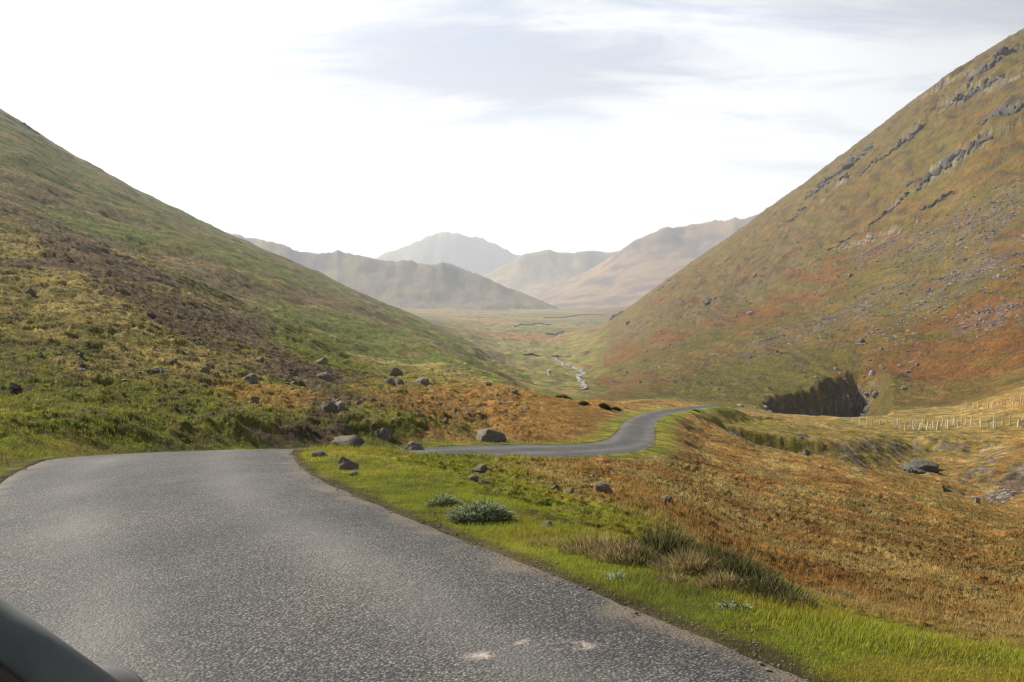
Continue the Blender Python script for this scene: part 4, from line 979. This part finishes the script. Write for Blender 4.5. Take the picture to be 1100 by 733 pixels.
for sy in (1, -1):
    sheet('side_window', [(.72,.82*sy,.97),(.02,.62*sy,1.385),(-.48,.66*sy,1.42),(-.44,.83*sy,.97)], P_glass)
    sheet('side_window', [(-.5,.83*sy,.97),(-.52,.66*sy,1.42),(-1.28,.58*sy,1.37),(-1.68,.78*sy,.97)], P_glass)
    # door mirror
    bm = bmesh.new(); bmesh.ops.create_icosphere(bm, subdivisions=4, radius=1)
    for v_ in bm.verts:
        x, y, z = v_.co; x = max(x, -.55)
        v_.co = Vector((x*.075*(1 if x > 0 else .9), math.copysign(abs(y)**.8, y)*.115, math.copysign(abs(z)**.75, z)*.075))
    me = bpy.data.meshes.new('door_mirror'); bm.to_mesh(me); bm.free(); me.materials.append(P_mir); me.polygons.foreach_set('use_smooth', np.full(len(me.polygons), True))
    o = bpy.data.objects.new('door_mirror', me); C.objects.link(o); o.parent = car; o.location = (.64, .955*sy, .862)
    gm = sheet('mirror_glass', [(-.043,-.08,-.045),(-.043,.08,-.045),(-.043,.08,.03),(-.043,-.08,.03)], P_glass, o); tube('mirror_arm', [(0,-.22*sy,-.06),(0,-.10*sy,-.055)], .02, P_trim, o)
    for wx in (1.3, -1.3):
        bm = bmesh.new(); prof = [(.20,-.09),(.30,-.10),(.325,-.07),(.325,.07),(.30,.10),(.20,.09)]; n = 32; vs = [[bm.verts.new((r_*math.cos(2*math.pi*i/n), y, r_*math.sin(2*math.pi*i/n))) for r_, y in prof] for i in range(n)]
        for i in range(n):
            for j in range(5): bm.faces.new((vs[i][j], vs[i][j+1], vs[(i+1) % n][j+1], vs[(i+1) % n][j]))
        me = bpy.data.meshes.new('tyre'); bm.to_mesh(me); bm.free(); me.materials.append(P_trim)
        wh = bpy.data.objects.new('wheel', me); C.objects.link(wh); wh.parent = car; wh.location = (wx, .79*sy, .325)
        tube('rim', [(0,-.07,0),(0,0,.0),(0,.085*sy,.0)], [.20,.2,.17], P_metal, wh, 24)
    o = loft('headlight', [(-.06,.05,-.05,.05),(0,.11,-.07,.07),(.08,.08,-.04,.04)], P_glass); o.location = (1.96, .5*sy, .64)

# ------------------------------------------------------------------ camera, light, sky
SUN_AZ, SUN_EL = R(-56), R(39)            # left of the view, ahead
sd = Vector((math.sin(SUN_AZ)*math.cos(SUN_EL), math.cos(SUN_AZ)*math.cos(SUN_EL), math.sin(SUN_EL)))
sl = bpy.data.lights.new('sun', 'SUN'); sl.energy = 5.0; sl.angle = R(.6); sl.color = (1, .94, .85)
so = bpy.data.objects.new('sun', sl); C.objects.link(so); so.rotation_euler = (-sd).to_track_quat('-Z', 'Y').to_euler(); so.location = sd*200
W = bpy.data.worlds.new('World'); bpy.context.scene.world = W; W.use_nodes = True
n, l = W.node_tree.nodes, W.node_tree.links; bg = n['Background']
sky = n.new('ShaderNodeTexSky'); sky.sky_type = 'NISHITA'; sky.sun_disc = False; sky.sun_elevation = SUN_EL; sky.sun_rotation = SUN_AZ; sky.air_density = 1.0; sky.dust_density = 2.0
tc = n.new('ShaderNodeTexCoord'); vec = tc.outputs['Generated']
sep = n.new('ShaderNodeSeparateXYZ'); l.new(vec, sep.inputs[0])
den = mth(n, l, 'ADD', mth(n, l, 'MAXIMUM', sep.outputs[2], 0.0), .12)
cx = mth(n, l, 'DIVIDE', sep.outputs[0], den); cy = mth(n, l, 'DIVIDE', sep.outputs[1], den)
cmb = n.new('ShaderNodeCombineXYZ'); l.new(cx, cmb.inputs[0]); l.new(cy, cmb.inputs[1])
# long streaks of high cloud
mp = n.new('ShaderNodeMapping'); mp.inputs['Rotation'].default_value = (0, 0, R(28)); mp.inputs['Scale'].default_value = (.55, 1.15, 1); mp.inputs['Location'].default_value = (2.3, 1.1, 0); l.new(cmb.outputs[0], mp.inputs[0])
c1 = node(n, 'ShaderNodeTexNoise', i_Scale=1.0, i_Detail=7.0, i_Roughness=.52, i_Distortion=.35); l.new(mp.outputs[0], c1.inputs['Vector'])
c2 = node(n, 'ShaderNodeTexNoise', i_Scale=2.6, i_Detail=8.0, i_Roughness=.6, i_Distortion=.6); l.new(mp.outputs[0], c2.inputs['Vector'])
# the grey cloud bank over the valley (a place on the dome, centre px, py on the cloud plane)
def bank(px, py, rx, ry, rot, amp):
    a = mth(n, l, 'SUBTRACT', cx, px); b = mth(n, l, 'SUBTRACT', cy, py); c_, s_ = math.cos(R(rot)), math.sin(R(rot))
    A = mth(n, l, 'DIVIDE', mth(n, l, 'ADD', mth(n, l, 'MULTIPLY', a, c_), mth(n, l, 'MULTIPLY', b, s_)), rx)
    B = mth(n, l, 'DIVIDE', mth(n, l, 'SUBTRACT', mth(n, l, 'MULTIPLY', b, c_), mth(n, l, 'MULTIPLY', a, s_)), ry)
    d = mth(n, l, 'SQRT', mth(n, l, 'ADD', mth(n, l, 'MULTIPLY', A, A), mth(n, l, 'MULTIPLY', B, B)))
    d = mth(n, l, 'ADD', d, mth(n, l, 'MULTIPLY', mth(n, l, 'SUBTRACT', c2.outputs[0], .5), 1.6))
    return mth(n, l, 'MULTIPLY', ramp(n, l, d, [(.25, (1,1,1)), (1.0, (0,0,0))], 'EASE'), amp)
g1_ = bank(-.05, 3.05, 1.0, .80, 8, 1.0); g2_ = bank(1.45, 2.35, .9, .5, -12, .75); g3_ = bank(.6, 2.2, 1.2, .35, 4, .5)
grey = mth(n, l, 'MAXIMUM', mth(n, l, 'MAXIMUM', g1_, g2_), g3_)
streak = mth(n, l, 'MULTIPLY', ramp(n, l, c1.outputs[0], [(.45, (0,0,0)), (.7, (1,1,1))]), .25)
grey = mth(n, l, 'MAXIMUM', grey, streak)
grey = mth(n, l, 'MULTIPLY', grey, ramp(n, l, sep.outputs[2], [(.05, (0,0,0)), (.18, (1,1,1))]))
cloud = mixc(n, l, grey, (.72, .718, .712), (.40, .413, .462))
# clouds are bright towards the sun and dull behind the camera and overhead
dt = n.new('ShaderNodeVectorMath'); dt.operation = 'DOT_PRODUCT'; l.new(vec, dt.inputs[0]); dt.inputs[1].default_value = (math.sin(SUN_AZ*.55), math.cos(SUN_AZ*.55), 0)
br = ramp(n, l, mth(n, l, 'MULTIPLY_ADD', dt.outputs['Value'], .5, .5), [(.0, (.20,.22,.26)), (.55, (.32,.34,.38)), (.86, (.97,.97,.98)), (1, (1,1,1))])
cloud = mixc(n, l, 1.0, cloud, br, 'MULTIPLY')
oh = ramp(n, l, sep.outputs[2], [(.0, (1.35,1.37,1.4)), (.15, (1.06,1.06,1.06)), (.34, (1,1,1)), (.70, (.30,.33,.38))]); cloud = mixc(n, l, 1.0, cloud, oh, 'MULTIPLY')
skc = mixc(n, l, 1.0, sky.outputs[0], (.10, .10, .10), 'MULTIPLY')
thin = ramp(n, l, c2.outputs[0], [(.30, (.55,.55,.55)), (.52, (1,1,1))])
fin = mixc(n, l, mth(n, l, 'MULTIPLY', thin, .93), skc, cloud)
# sky strength stays at 0.1: the cloud colours are scaled up to match the physical sky
sc10 = n.new('ShaderNodeVectorMath'); sc10.operation = 'SCALE'; l.new(fin, sc10.inputs[0]); sc10.inputs['Scale'].default_value = 10.0
l.new(sc10.outputs[0], bg.inputs[0]); bg.inputs[1].default_value = .1

# air
bpy.ops.mesh.primitive_cube_add(size=1, location=(0, 0, 0))
hz_o = bpy.context.object; hz_o.name = 'haze'; hz_o.data.name = 'haze'
zmin = float(min(Z.min(), -45))-3; zmax = max(float(Z.max()), 60)+20
hz_o.scale = (30000, 22400, zmax-zmin); hz_o.location = (0, 1100, (zmax+zmin)/2)
hm = bpy.data.materials.new('haze'); hm.use_nodes = True; hn = hm.node_tree; hn.nodes.clear()
pv = hn.nodes.new('ShaderNodeVolumePrincipled'); pv.inputs['Color'].default_value = (.84, .90, 1, 1); pv.inputs['Density'].default_value = 1.0e-4; pv.inputs['Anisotropy'].default_value = .35
ho = hn.nodes.new('ShaderNodeOutputMaterial'); hn.links.new(pv.outputs[0], ho.inputs['Volume']); hz_o.data.materials.append(hm); tag(hz_o, kind='stuff')

cd = bpy.data.cameras.new('camera'); cam = bpy.data.objects.new('camera', cd); C.objects.link(cam); cam.location = (0, 0, 0)
cam.rotation_euler = (math.pi/2-P, 0, 0); cd.sensor_width = 36; cd.lens = 36*F/1100; cd.clip_start = .05; cd.clip_end = 40000
sc = bpy.context.scene; sc.camera = cam
sc.view_settings.view_transform = 'Standard'; sc.view_settings.look = 'None'; sc.view_settings.exposure = 0.68; sc.view_settings.gamma = 1
sc.cycles.max_bounces = 6; sc.cycles.diffuse_bounces = 2; sc.cycles.volume_bounces = 2; sc.cycles.transparent_max_bounces = 8
sc.cycles.use_denoising = True; sc.cycles.filter_width = 1.3; sc.cycles.sample_clamp_indirect = 4
